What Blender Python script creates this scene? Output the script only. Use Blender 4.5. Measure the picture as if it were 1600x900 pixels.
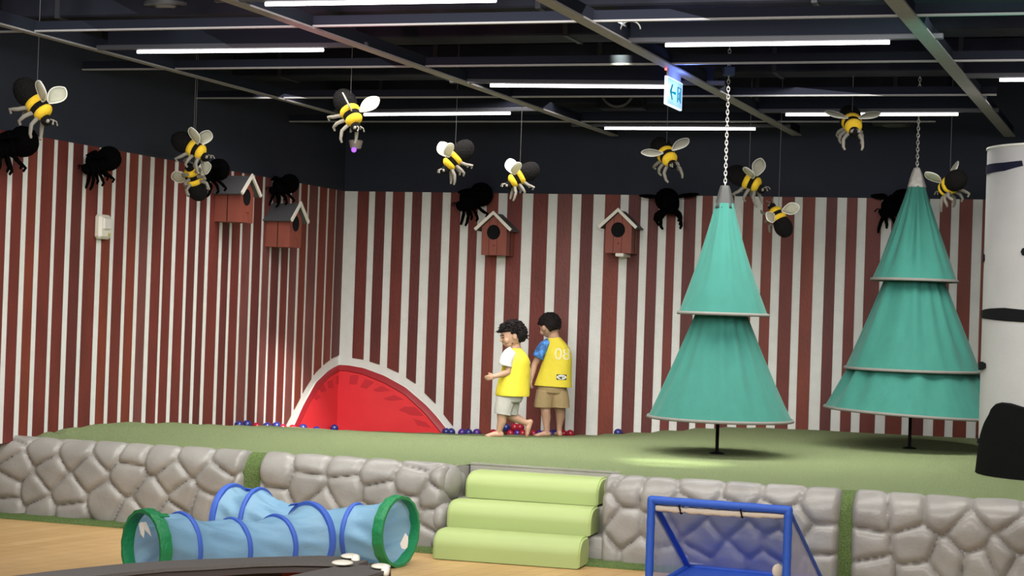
import bpy, math, random
import numpy as np
from mathutils import Vector, Matrix
from mathutils.bvhtree import BVHTree
from mathutils import noise as mnoise
random.seed(7)
for o in list(bpy.data.objects): bpy.data.objects.remove(o)
C = bpy.context.scene.collection
S = bpy.context.scene

# ------------------------------------------------------------------ camera
F, HC, RHO, ALPHA = 2850.0, 1.41, 0.034, 0.01123
cr, sr, ca, sa = math.cos(RHO), math.sin(RHO), math.cos(ALPHA), math.sin(ALPHA)
camd = bpy.data.cameras.new('camera'); cam = bpy.data.objects.new('camera', camd); C.objects.link(cam)
Rv, Uv, Fv = Vector((cr, -sr*sa, sr*ca)), Vector((-sr, -cr*sa, cr*ca)), Vector((0, ca, sa))
cam.matrix_world = Matrix(((Rv.x, Uv.x, -Fv.x, 0), (Rv.y, Uv.y, -Fv.y, 0), (Rv.z, Uv.z, -Fv.z, HC), (0, 0, 0, 1)))
camd.sensor_width = 36; camd.lens = 36*F/1600; camd.clip_start = .1; camd.clip_end = 100
S.camera = cam
CAM = Vector((0, 0, HC))
def ray(px, py): return (Rv*((px-800)/F) + Uv*((450-py)/F) + Fv)
def on_z(px, py, z):
    r = ray(px, py); return CAM + r*((z-HC)/r.z)
def on_y(px, py, y):
    r = ray(px, py); return CAM + r*(y/r.y)
def on_plane(px, py, p, n):
    r = ray(px, py); return CAM + r*((p-CAM).dot(n)/r.dot(n))

# ------------------------------------------------------------------ world, lights, exposure
W = bpy.data.worlds.new('world'); S.world = W; W.use_nodes = True
W.node_tree.nodes['Background'].inputs[0].default_value = (.75, .82, 1, 1)
W.node_tree.nodes['Background'].inputs[1].default_value = .10
S.view_settings.view_transform = 'Standard'; S.view_settings.look = 'None'
S.view_settings.exposure = 0; S.view_settings.gamma = 1; S.view_settings.use_curve_mapping = False
def area(name, loc, size, power, col, target=None, spread=180):
    l = bpy.data.lights.new(name, 'AREA'); l.shape = 'RECTANGLE'; l.size, l.size_y = size
    l.energy = power; l.color = col; l.spread = math.radians(spread)
    o = bpy.data.objects.new(name, l); C.objects.link(o); o.location = loc
    if target is not None: o.rotation_euler = (Vector(target)-Vector(loc)).to_track_quat('-Z', 'Y').to_euler()
    return o
def spot(name, loc, target, power, col, angle, blend=.5, rad=.03):
    l = bpy.data.lights.new(name, 'SPOT'); l.energy = power; l.color = col
    l.spot_size = math.radians(angle); l.spot_blend = blend; l.shadow_soft_size = rad
    o = bpy.data.objects.new(name, l); C.objects.link(o); o.location = loc
    o.rotation_euler = (Vector(target)-Vector(loc)).to_track_quat('-Z', 'Y').to_euler(); return o
area('hall_lamps_near', (-.4, 4.2, 2.7), (6, 1.0), 255, (1, .97, .93), (.2, 12, .7))
area('hall_lamps_mid', (0.5, 9.0, 2.78), (7, 1.4), 115, (1, .98, .93), (0.5, 12.5, -1.5), 125)
area('hall_lamps_back', (1.3, 11.7, 2.8), (6, 1.0), 120, (1, .98, .92), (1.3, 12.6, 0), 125)
area('corner_fill_light', (-.6, 13.2, 2.82), (2.6, .8), 42, (1, .95, .92), (-.7, 14.4, 0), 120)  # added fill without a fixture, keeps the walls by the corner bright
area('hall_lamps_left', (-1.6, 10.6, 2.8), (2.5, 2.0), 17, (.93, 1, .96), (-2.6, 12.0, 0), 125)
spot('track_spot_hill', (-1.2, 13.1, 2.86), (-1.72, 15.6, -.05), 1100, (1, .93, .88), 24, 1.0)
spot('track_spot_turf', (.55, 10.9, 3.3), (1.04, 11.33,   .49), 1600, (.93, 1, .72), 17, 1.0)
spot('track_spot_tree', (2.4, 9.2, 2.8), (2.9, 13.2, 1.75), 50, (.95, 1, .97), 17, .8)
spot('track_spot_trees', (.3, 7.5, 2.8), (1.5, 12.1, 1.2), 20, (.95, 1, 1), 16, .8)
spot('effect_spot_green', (2.6, 8.0, 1.9), (2.30, 9.1, 2.88), 80, (.20, 1, .75), 44, 1)
spot('effect_spot_pink', (-1.0, 9.0, 1.9), (-.98, 10.1, 2.88), 60, (1, .30, .5), 64, 1)

# ------------------------------------------------------------------ materials
MATS = {}
def mat(name, col, rough=.6, metal=0, noise=0, nscale=20, bump=0, bscale=60, emis=None, estr=0, spec=.5, coat=0, alpha=None, transl=0, sheen=0, stretch=None):
    if name in MATS: return MATS[name]
    m = bpy.data.materials.new(name); m.use_nodes = True; nt = m.node_tree; b = nt.nodes['Principled BSDF']
    b.inputs['Base Color'].default_value = (*col, 1); b.inputs['Roughness'].default_value = rough
    b.inputs['Metallic'].default_value = metal; b.inputs['Specular IOR Level'].default_value = spec
    b.inputs['Coat Weight'].default_value = coat; b.inputs['Sheen Weight'].default_value = sheen
    tc = nt.nodes.new('ShaderNodeTexCoord'); mp = nt.nodes.new('ShaderNodeMapping')
    nt.links.new(tc.outputs['Object'], mp.inputs[0])
    if stretch: mp.inputs['Scale'].default_value = stretch
    if noise:
        n = nt.nodes.new('ShaderNodeTexNoise'); n.inputs['Scale'].default_value = nscale; n.inputs['Detail'].default_value = 4
        nt.links.new(mp.outputs[0], n.inputs[0])
        r = nt.nodes.new('ShaderNodeValToRGB'); r.color_ramp.elements[0].position = .3; r.color_ramp.elements[1].position = .7
        r.color_ramp.elements[0].color = (*[c*(1-noise) for c in col], 1); r.color_ramp.elements[1].color = (*[min(1, c*(1+noise)) for c in col], 1)
        nt.links.new(n.outputs[0], r.inputs[0]); nt.links.new(r.outputs[0], b.inputs['Base Color'])
    if bump:
        n = nt.nodes.new('ShaderNodeTexNoise'); n.inputs['Scale'].default_value = bscale; n.inputs['Detail'].default_value = 3
        nt.links.new(mp.outputs[0], n.inputs[0])
        bp = nt.nodes.new('ShaderNodeBump'); bp.inputs['Strength'].default_value = bump; bp.inputs['Distance'].default_value = .02
        nt.links.new(n.outputs[0], bp.inputs['Height']); nt.links.new(bp.outputs[0], b.inputs['Normal'])
    if emis: b.inputs['Emission Color'].default_value = (*emis, 1); b.inputs['Emission Strength'].default_value = estr
    if alpha is not None: b.inputs['Alpha'].default_value = alpha
    if transl:
        out = nt.nodes['Material Output']; t = nt.nodes.new('ShaderNodeBsdfTranslucent'); t.inputs[0].default_value = (*col, 1)
        mx = nt.nodes.new('ShaderNodeMixShader'); mx.inputs[0].default_value = transl
        nt.links.new(b.outputs[0], mx.inputs[1]); nt.links.new(t.outputs[0], mx.inputs[2]); nt.links.new(mx.outputs[0], out.inputs[0])
    MATS[name] = m; return m
WHITE = mat('painted_white', (.66, .655, .63), .7, noise=.04, nscale=12, bump=.15, bscale=90)
REDS = [mat('barn_red_'+k, c, .6, noise=.16, nscale=7, bump=.2, bscale=60, stretch=(1, 1, .4)) for k, c in
        (('plain', (.130, .020, .014)), ('deep', (.100, .017, .014)), ('warm', (.160, .027, .014)), ('dull', (.145, .040, .034)))]
DARKWALL = mat('dark_navy_paint', (.0135, .0165, .030), .85, noise=.1, nscale=3)
BLACKCEIL = mat('black_ceiling', (.009, .010, .012), .95, noise=.3, nscale=2, spec=.1)
GRIDMAT = mat('grey_grid_metal', (.22, .205, .205), .5, metal=.0, noise=.1)
GRIDDARK = mat('dark_grid_side', (.013, .015, .024), .9, spec=.1)
TURF = mat('green_turf', (.200, .245, .120), .95, noise=.28, nscale=110, bump=.6, bscale=260, spec=.1)
TURFD = mat('dark_turf', (.15, .22, .075), .95, noise=.45, nscale=150, bump=.9, bscale=240, spec=.1)
STONE = mat('moulded_stone', (.27, .255, .235), .33, noise=.13, nscale=5, bump=.10, bscale=45, spec=.4)
LIME = mat('lime_vinyl', (.345, .425, .16), .5, spec=.35, bump=.03, bscale=8)
TEAL = mat('teal_fabric', (.024, .165, .130), .85, noise=.06, nscale=6, bump=.25, bscale=7, transl=.08, sheen=.1, stretch=(3, 3, .5))
HEM = mat('grey_hem', (.17, .16, .145), .8)
BLACK = mat('black', (.006, .006, .007), .85, spec=.12)
FUR = mat('black_fur', (.010, .009, .009), 1, bump=1, bscale=120, spec=.1)
FURP = mat('pure_black_fur', (.0025, .0023, .0025), 1, bump=1, bscale=120, spec=.02)
YEL = mat('yellow_plush', (.78, .50, .035), .9, bump=.4, bscale=150, spec=.1)
LEGG = mat('grey_plush', (.19, .17, .14), .8)
WINGM = mat('pale_wing', (.62, .60, .48), .35, transl=.35, noise=.12, nscale=18)
WINGE = mat('wing_piping', (.80, .78, .70), .6)
CHAIN = mat('galvanised_chain', (.62, .60, .56), .35, metal=.6)

# ------------------------------------------------------------------ mesh helpers
class MB:
    def __init__(s): s.v = []; s.f = []; s.m = []; s.ms = []
    def mi(s, m):
        if m not in s.ms: s.ms.append(m)
        return s.ms.index(m)
    def add(s, vs, fs, m):
        k = len(s.v); s.v += [Vector(v) for v in vs]; i = s.mi(m)
        for f in fs: s.f.append([k+a for a in f]); s.m.append(i)
        return s
    def quad(s, a, b, c, d, m): return s.add([a, b, c, d], [(0, 1, 2, 3)], m)
    def box(s, c, sz, m, R=None, bev=0):
        R = R or Matrix.Identity(3); c = Vector(c); hx, hy, hz = sz[0]/2, sz[1]/2, sz[2]/2
        if bev <= 0:
            vs = [c + R @ Vector((x*hx, y*hy, z*hz)) for x in (-1, 1) for y in (-1, 1) for z in (-1, 1)]
            return s.add(vs, [(0, 1, 3, 2), (4, 6, 7, 5), (0, 4, 5, 1), (2, 3, 7, 6), (0, 2, 6, 4), (1, 5, 7, 3)], m)
        P = []
        bx = min(bev, hx*.99, hy*.99, hz*.99)
        idx = {}
        for x in (-1, 1):
            for y in (-1, 1):
                for z in (-1, 1):
                    for ax in range(3):
                        q = [x*(hx-bx), y*(hy-bx), z*(hz-bx)]; q[ax] += (x, y, z)[ax]*bx
                        idx[(x, y, z, ax)] = len(P); P.append(c + R @ Vector(q))
        fs = []
        for ax in range(3):
            o = [i for i in range(3) if i != ax]
            for sg in (-1, 1):
                q = []
                for a, b in ((-1, -1), (1, -1), (1, 1), (-1, 1)):
                    k = [0, 0, 0]; k[ax] = sg; k[o[0]] = a; k[o[1]] = b; q.append(idx[(*k, ax)])
                fs.append(q)
        for ax in range(3):
            o = [i for i in range(3) if i != ax]
            for a in (-1, 1):
                for b in (-1, 1):
                    k1 = [0]*3; k1[o[0]] = a; k1[o[1]] = b; k2 = list(k1); k1[ax] = -1; k2[ax] = 1
                    fs.append([idx[(*k1, o[0])], idx[(*k2, o[0])], idx[(*k2, o[1])], idx[(*k1, o[1])]])
        for x in (-1, 1):
            for y in (-1, 1):
                for z in (-1, 1): fs.append([idx[(x, y, z, k)] for k in range(3)])
        return s.add(P, fs, m)
    def loft(s, rings, m, cap=True, closed=True):
        k = len(s.v); n = len(rings[0]); i = s.mi(m)
        for r in rings: s.v += [Vector(p) for p in r]
        for a in range(len(rings)-1):
            for b in range(n if closed else n-1):
                s.f.append([k+a*n+b, k+a*n+(b+1) % n, k+(a+1)*n+(b+1) % n, k+(a+1)*n+b]); s.m.append(i)
        if cap and closed:
            s.f.append([k+b for b in range(n)][::-1]); s.m.append(i)
            s.f.append([k+(len(rings)-1)*n+b for b in range(n)]); s.m.append(i)
        return s
    def tube(s, path, r, m, n=8, closed=False):
        path = [Vector(p) for p in path]; N = len(path); rs = r if isinstance(r, (list, tuple)) else [r]*N
        rings = []; up = None
        for i, p in enumerate(path):
            if closed: t = path[(i+1) % N]-path[i-1]
            else: t = path[min(i+1, N-1)]-path[max(i-1, 0)]
            t = t.normalized()
            if up is None: up = t.orthogonal().normalized()
            a = (up - t*up.dot(t))
            a = a.normalized() if a.length > 1e-6 else t.orthogonal().normalized()
            up = a; b = t.cross(a)
            rings.append([p+(a*math.cos(q)+b*math.sin(q))*rs[i] for q in [2*math.pi*j/n for j in range(n)]])
        if closed: rings.append(rings[0])
        return s.loft(rings, m, cap=not closed)
    def limb(s, pts, rs, m, n=12):
        """tapered tube with rounded ends"""
        P = []; R = []
        pts = [Vector(p) for p in pts]
        d0 = (pts[0]-pts[1]).normalized(); d1 = (pts[-1]-pts[-2]).normalized()
        for q in (85, 60, 30): P.append(pts[0]+d0*rs[0]*math.sin(math.radians(q))); R.append(rs[0]*math.cos(math.radians(q)))
        P += pts; R += list(rs)
        for q in (30, 60, 85): P.append(pts[-1]+d1*rs[-1]*math.sin(math.radians(q))); R.append(rs[-1]*math.cos(math.radians(q)))
        return s.tube(P, R, m, n)
    def ell(s, c, rad, m, R=None, nu=20, nv=12, fn=None):
        R = R or Matrix.Identity(3); c = Vector(c); vs = []; fs = []
        for j in range(nv+1):
            th = math.pi*j/nv
            for i in range(nu):
                ph = 2*math.pi*i/nu
                d = Vector((math.sin(th)*math.cos(ph), math.sin(th)*math.sin(ph), math.cos(th)))
                p = Vector((d.x*rad[0], d.y*rad[1], d.z*rad[2]))
                if fn: p = fn(p, d)
                vs.append(c + R @ p)
        for j in range(nv):
            for i in range(nu): fs.append((j*nu+i, (j+1)*nu+i, (j+1)*nu+(i+1) % nu, j*nu+(i+1) % nu))
        return s.add(vs, fs, m)
    def prism(s, poly, off, m, back=True):
        """polygon (3-D points) extruded by vector off"""
        n = len(poly); poly = [Vector(p) for p in poly]; off = Vector(off)
        fs = [list(range(n))[::-1], [n+i for i in range(n)]] + [(i, (i+1) % n, n+(i+1) % n, n+i) for i in range(n)]
        return s.add(poly+[p+off for p in poly], fs, m)
    def build(s, name, parent=None, smooth=False, loc=None, merge=False):
        me = bpy.data.meshes.new(name)
        base = Vector(loc) if loc is not None else Vector((0, 0, 0))
        me.from_pydata([v-base for v in s.v], [], s.f)
        for m in s.ms: me.materials.append(m)
        me.polygons.foreach_set('material_index', s.m)
        if merge or smooth:
            import bmesh
            b = bmesh.new(); b.from_mesh(me); bmesh.ops.remove_doubles(b, verts=b.verts, dist=1e-5)
            bmesh.ops.recalc_face_normals(b, faces=b.faces); b.to_mesh(me); b.free()
        if smooth:
            me.polygons.foreach_set('use_smooth', [True]*len(me.polygons))
            if smooth != 'all': me.set_sharp_from_angle(angle=math.radians(smooth if isinstance(smooth, (int, float)) and smooth > 1 else 45))
        o = bpy.data.objects.new(name, me); C.objects.link(o)
        if loc is not None: o.location = base
        if parent is not None:
            o.parent = parent
        return o
def tag(o, label, cat, group=None, kind=None):
    o['label'] = label; o['category'] = cat
    if group: o['group'] = group
    if kind: o['kind'] = kind
    return o
def thing(name, label, cat, loc=(0, 0, 0), rot=None, group=None):
    o = bpy.data.objects.new(name, None); o.empty_display_size = .05; C.objects.link(o); o.location = loc
    if rot is not None: o.rotation_euler = rot.to_euler() if hasattr(rot, 'to_euler') else rot
    return tag(o, label, cat, group)
def struct(o, label=None):
    o['kind'] = 'structure'
    if label: o['label'] = label; o['category'] = 'wall' if 'wall' in o.name else o.name.split('_')[0]
    return o
def part(mb, name, root, smooth=True, label=None):
    """mesh given in world coordinates, re-based on the root's location"""
    o = mb.build(name, None, smooth, loc=root.location); o.location = (0, 0, 0); o.parent = root
    if label: o['label'] = label
    return o
def lpart(mb, name, root, smooth=True, label=None):
    o = mb.build(name, root, smooth)
    if label: o['label'] = label
    return o
def copytree(o, parent=None):
    c = o.copy(); C.objects.link(c); c.parent = parent
    for ch in o.children: copytree(ch, c)
    return c

# ------------------------------------------------------------------ reference planes
ZT = 2.41                       # top of the striped boarding
ZG = 2.88                       # suspended ceiling grid
ZP = .49                        # raised platform
K = on_z(537.9, 298, ZT)        # corner of the two striped walls
KR = on_z(1535, 311, ZT); KL = on_z(58.5, 212.2, ZT)
K.z = 0; KR.z = 0; KL.z = 0
tB = (KR-K).normalized(); tL = (KL-K).normalized()
nB = Vector((tB.y, -tB.x, 0)); nL = Vector((-tL.y, tL.x, 0))
if nB.y > 0: nB = -nB
if nL.x < 0: nL = -nL
Z = Vector((0, 0, 1))
def wallB(px, py, off=0): return on_plane(px, py, K+nB*off, nB)
def wallL(px, py, off=0): return on_plane(px, py, K+nL*off, nL)
def uB(p): return (p-K).dot(tB)
def uL(p): return (p-K).dot(tL)
def PB(u, z, off=0): return K + tB*u + Z*z + nB*off
def PL(u, z, off=0): return K + tL*u + Z*z + nL*off

SB0 = on_z(0, 806.5, 0); SB1 = on_z(960, 884.5, 0)
# ------------------------------------------------------------------ turf height field
ctrl = []
for px, py in ((30, 671), (66, 669), (100, 666), (140, 661.5), (175, 659), (240, 660), (300, 662.5), (345, 664), (385, 664.5), (430, 666.5), (470, 669.5), (510, 671.5)):
    p = wallL(px, py); q = p + (CAM-p)*(.28/(p-CAM).length); ctrl.append((q.x, q.y, q.z))
for px, py in ((560, 673), (620, 675), (700, 677.5), (760, 679), (820, 680), (880, 680.5), (920, 680), (960, 678), (1000, 676), (1050, 673), (1100, 669.5), (1145, 668), (1200, 669), (1280, 672.5), (1340, 676), (1400, 679), (1460, 682), (1520, 685)):
    p = wallB(px, py); q = p + (CAM-p)*(.28/(p-CAM).length); ctrl.append((q.x, q.y, q.z))
# foot of the stone wall: SB0, SB1
tS = (SB1-SB0).normalized(); nS = Vector((tS.y, -tS.x, 0))
if nS.y > 0: nS = -nS
def PS(u, z, off=0): return SB0 + tS*u + Z*z + nS*off             # u along the stone wall, off towards the camera
for k in range(-4, 40):
    p = PS(k*.25, ZP, -.30); ctrl.append((p.x, p.y, ZP))
    p = PS(k*.25, ZP, -.60)
    if k > 3: ctrl.append((p.x, p.y, ZP))
for px, py in ((1120, 710), (1420, 702), (1527, 738), (1250, 700), (1060, 722), (1000, 700), (900, 710)):
    p = on_z(px, py, ZP); ctrl.append((p.x, p.y, ZP))
for p in ((4.5, 13, ZP), (5, 11, ZP), (4.6, 14, .49)): ctrl.append(p)
ctrl = np.array(ctrl)
def terr(x, y):
    d = np.hypot(ctrl[:, 0]-x, ctrl[:, 1]-y)+1e-4
    w = 1/d**3.2
    z = float((w*ctrl[:, 2]).sum()/w.sum())
    p = Vector((x, y, 0)); dw = min((p-K).dot(nB), (p-K).dot(nL))
    if dw < .2: z -= .040*min(1, (.2-dw)/.12)
    return z
def ground(px, py):
    r = ray(px, py); t = 8.0
    while t < 17:
        p = CAM + r*t
        if p.z < terr(p.x, p.y): return p
        t += .02
    return p

# ------------------------------------------------------------------ room shell
reds_top_B = [(559.8, 577.2), (587.1, 602.9), (614.7, 632.9), (645.1, 660), (674.4, 692.2), (705.2, 720.7), (733.7, 747.5), (761.6, 779.5), (793.8, 817), (834.1, 857.2), (871.8, 895), (909.2, 927.9),
              (946.2, 970.1), (983.1, 1002.1), (1013.9, 1030), (1043, 1057), (1069.5, 1088.5), (1098.3, 1114.3), (1128, 1147.8), (1162.3, 1178.3), (1192.7, 1208.6), (1222.3, 1242.3), (1254.8, 1274.4),
              (1292, 1308.8), (1323.9, 1340.5), (1354.3, 1378), (1394, 1419.7), (1435, 1453.5), (1469.2, 1487), (1499.8, 1520.7), (1536, 1553), (1568, 1588), (1604, 1622), (1640, 1660), (1676, 1694), (1712, 1734)]
whites_top_L = [(-60, -50), (-36, -27), (-11, -2), (12.8, 21.8), (36.6, 45.6), (58.5, 66.8), (84, 90.8), (106, 115), (129.8, 136.8), (154.4, 163.4), (175.8, 182.7), (196.8, 203.2), (215.6, 222.3), (234.3, 242), (255.5, 260.7),
                (272.4, 279.3), (292, 297.7), (308.4, 314.6), (324, 330.3), (344.8, 350.8), (360.5, 365.6), (377.2, 381.8), (393.7, 398.5), (410, 414.4), (424, 428), (439, 443.5), (453, 456.6), (466.7, 471.2),
                (480.3, 483.8), (496.2, 500), (510.7, 514.2), (523.9, 526.4), (538, 545)]
rimL = [(457, 668), (458, 665), (472.5, 633), (492, 598), (511, 579.5), (521, 573.5), (531, 570)]
rimB = [(531, 570), (545, 570.8), (568.7, 575), (601, 587), (633.7, 605), (666, 632.6), (682.5, 650.5), (702, 675), (712, 690)]
innL = [(463, 668), (466, 660), (480, 630), (497, 603), (513, 587), (523, 581.5), (531, 578)]
innB = [(531, 578), (545, 579), (568.7, 584), (601, 597), (633.7, 615.6), (666, 645.6), (690.6, 675), (700, 690)]
outL = [(430, 695), (438, 678), (462.8, 632), (476, 606.8), (492.9, 581), (507, 568), (519, 559), (528.7, 555.5), (533, 554)]
outB = [(533, 554), (551.7, 559.5), (568.7, 562), (593, 569.6), (608.6, 576), (624, 583), (637.8, 592), (650.8, 600.4), (665.4, 615.6), (680.9, 631), (693, 647), (706, 663.5), (722, 684), (735, 700)]
def uz(lst, wf, uf):
    r = []
    for q in lst:
        p = wf(*q); r.append((max(0, uf(p)), p.z))
    return r
def outz(u, tab):
    tab = sorted(tab)
    if u > tab[-1][0]: return .02
    for a, b in zip(tab, tab[1:]):
        if a[0] <= u <= b[0]: return a[1]+(b[1]-a[1])*(u-a[0])/max(1e-6, b[0]-a[0])
    return tab[0][1]
TB = uz(outB, wallB, uB); TL = uz(outL, wallL, uL)
yB = lambda x: 298+(x-537.9)*13/997.0
yL = lambda x: 298-(537.9-x)*85.8/479.4
rB = [(uB(wallB(a, yB(a))), uB(wallB(b, yB(b)))) for a, b in reds_top_B]
wL = [(uL(wallL(b, yL(b))), uL(wallL(a, yL(a)))) for a, b in whites_top_L]    # (near corner, far)
wL.sort(); rL = [(a[1], b[0]) for a, b in zip(wL, wL[1:])]
UB, UL = rB[-1][1]+.3, wL[-1][1]+.2
def build_wall(name, P, reds, U, tab, nrm, label, seed, ucut=99):
    rnd = random.Random(seed); mb = MB()
    ux = min(U, ucut)
    mb.prism([P(-.0, 0), P(ux, 0), P(ux, ZT), P(-.0, ZT)], -nrm*.12, WHITE)
    if ucut < U: mb.prism([P(ux, ZP-.03), P(U, ZP-.03), P(U, ZT), P(ux, ZT)], -nrm*.12, WHITE)
    mb.prism([P(-.0, ZT), P(U, ZT), P(U, 4.0), P(-.0, 4.0)], -nrm*.12, DARKWALL)
    mb.prism([P(0, ZT-.004, .006), P(U, ZT-.004, .006), P(U, ZT+.02, .006), P(0, ZT+.02, .006)], -nrm*.006, DARKWALL)
    for a, b in reds:
        m = rnd.choices(REDS, (5, 3, 3, 1.3))[0]
        n = 6; low = [P(a+(b-a)*k/n, outz(a+(b-a)*k/n, tab) if b < ucut else ZP-.03, .007) for k in range(n+1)]
        poly = low + [P(b, ZT-.004, .007), P(a, ZT-.004, .007)]
        mb.prism(poly, -nrm*.007, m)
    return struct(mb.build(name, merge=False), label)
build_wall('wall_back', PB, rB, UB, TB, nB, 'back wall with vertical red and white painted stripes under a dark navy band', 3)
build_wall('wall_left', PL, rL, UL, TL, nL, 'left wall with narrow vertical red and white painted stripes under a dark navy band', 5, (-.31-(K-SB0).dot(nS))/tL.dot(nS))

# red glowing hill in the corner
HRED = mat('glossy_red', (.72, .035, .045), .35, spec=.5, noise=.06, nscale=3)
HDARK = mat('deep_red_rim', (.32, .012, .02), .35, spec=.6)
HPET = mat('petal_red', (.52, .022, .034), .4)
hill = thing('corner_hill', 'glossy red half-round hill panel set into the corner of the striped walls', 'wall panel', K+Z*.3)
def hillside(P, inn, rim, wf, uf, nrm, pet, c0):
    I = uz(inn, wf, uf); O = uz(rim, wf, uf)
    I[c0] = (0.0, I[c0][1]); O[c0] = (0.0, O[c0][1])
    def dense(L):
        r = []
        for a, b in zip(L, L[1:]):
            for k in range(4): r.append((a[0]+(b[0]-a[0])*k/4, a[1]+(b[1]-a[1])*k/4))
        return r+[L[-1]]
    lo = [(I[0][0], .02), (I[-1][0], .02)]
    mb = MB(); mb.prism([P(u, z, .014) for u, z in I]+[P(I[-1][0], .02, .014), P(I[0][0], .02, .014)], -nrm*.012, HRED)
    part(mb, 'panel', hill, False)
    rings = []
    n = max(len(I), len(O))
    def resamp(L, m=61):
        d_ = [0]
        for a, b in zip(L, L[1:]): d_.append(d_[-1]+math.hypot(a[0]-b[0], a[1]-b[1]))
        out = []
        for k in range(m):
            x = d_[-1]*k/(m-1); i = max(j for j in range(len(L)-1) if d_[j] <= x+1e-9); g = (x-d_[i])/max(1e-9, d_[i+1]-d_[i])
            out.append((L[i][0]*(1-g)+L[i+1][0]*g, L[i][1]*(1-g)+L[i+1][1]*g))
        return out
    def cut(L):          # stop both outlines at the same height below the turf
        out = []
        for q in (L if c0 == 0 else L[::-1]):
            if out and q[1] < .24:
                p_ = out[-1]; g = (p_[1]-.24)/(p_[1]-q[1]); out.append((p_[0]+(q[0]-p_[0])*g, .24)); break
            out.append(q)
        return out if c0 == 0 else out[::-1]
    Id, Od = resamp(cut(I)), resamp(cut(O))
    for k in range(40):
        t = k/39
        def at(L):
            f = t*(len(L)-1); i = min(int(f), len(L)-2); f -= i
            return L[i][0]*(1-f)+L[i+1][0]*f, L[i][1]*(1-f)+L[i+1][1]*f
        a, b = at(Od), at(Id)
        mid = ((a[0]+b[0])/2, (a[1]+b[1])/2)
        rings.append([P(*a, .002), P(*a, .009), P(a[0]*.4+b[0]*.6, a[1]*.4+b[1]*.6, .014), P(*b, .020), P(max(0, b[0]-.005), b[1]-.008, .016), P(*b, .002)])
    mb = MB(); mb.loft(rings, HDARK, cap=True); part(mb, 'rim', hill, 30)
    # thin white strip outside the rim, its bright highlight line put into colour
    rings = []
    for k in range(40):
        t = k/39; f = t*(len(Od)-1); i = min(int(f), len(Od)-2); f -= i
        a = (Od[i][0]*(1-f)+Od[i+1][0]*f, Od[i][1]*(1-f)+Od[i+1][1]*f)
        b = (max(0, a[0]+(.0 if a[0] < .02 else .004)), a[1]+.006)
        rings.append([P(*a, .002), P(*a, .010), P(*b, .008), P(*b, .002)])
    mb = MB(); mb.loft(rings, WHITE, cap=True); part(mb, 'edge_highlight', hill, 30)
    mb = MB()
    for q in pet: mb.prism([P(max(.004, uf(wf(*c))), wf(*c).z, .0165) for c in q], -nrm*.004, HPET)
    part(mb, 'petal_pattern', hill, False)
z1 = lambda q: [(520+a/6.154, 540+b/6.154) for a, b in q]
z2 = lambda q: [(400+a/4, 500+b/4) for a, b in q]
petB = [z1(q) for q in (((175, 283), (258, 283), (235, 375), (165, 370)), ((320, 318), (405, 350), (330, 415), (268, 398)), ((475, 385), (562, 432), (440, 445), (392, 428)), ((600, 472), (692, 520), (560, 528), (490, 508)),
                        ((700, 585), (800, 590), (885, 675), (760, 668), (640, 618)), ((780, 700), (900, 735), (960, 790), (820, 765)))]
petL = [z2(q) for q in (((492, 350), (521, 342), (521, 400), (492, 402)), ((438, 384), (468, 374), (474, 424), (446, 426)), ((385, 425), (412, 400), (430, 440), (402, 452)), ((345, 480), (365, 452), (392, 480), (366, 500)))]
hillside(PL, innL, rimL, wallL, uL, nL, petL, len(innL)-1)
hillside(PB, innB, rimB, wallB, uB, nB, petB, 0)

# turf
mb = MB(); NU, NV = 320, 60
rows = []; US0, US1 = [(on_z(x_, y_, 0)-SB0).dot(tS) for x_, y_ in ((690, 862), (938, 883))]
for i in range(NU+1):
    u = -1.2 + 9.6*i/NU; row = []
    a = PS(u, 0, -.42 if US0 < u < US1 else -.14)
    # march to whichever wall is hit first
    d = -nS; tb = (K-a).dot(nB)/d.dot(nB); ends = [tb]
    den = d.dot(nL)
    tl = (K-a).dot(nL)/den if abs(den) > 1e-6 else 1e9
    if tl > 0 and tl < tb: ends.append(tl)
    if (a-K).dot(nL) < 0: continue
    L = min(ends)
    for j in range(NV+1):
        f = j/NV; p = a + d*L*f; row.append(Vector((p.x, p.y, terr(p.x, p.y) if f > 0 else ZP-.015)))
    rows.append(row)
mb.loft(rows, TURF, cap=False, closed=False)
turf = mb.build('floor_platform', smooth='all'); struct(turf, 'raised green artificial turf platform with gentle mounds'); turf['category'] = 'floor'
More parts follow.
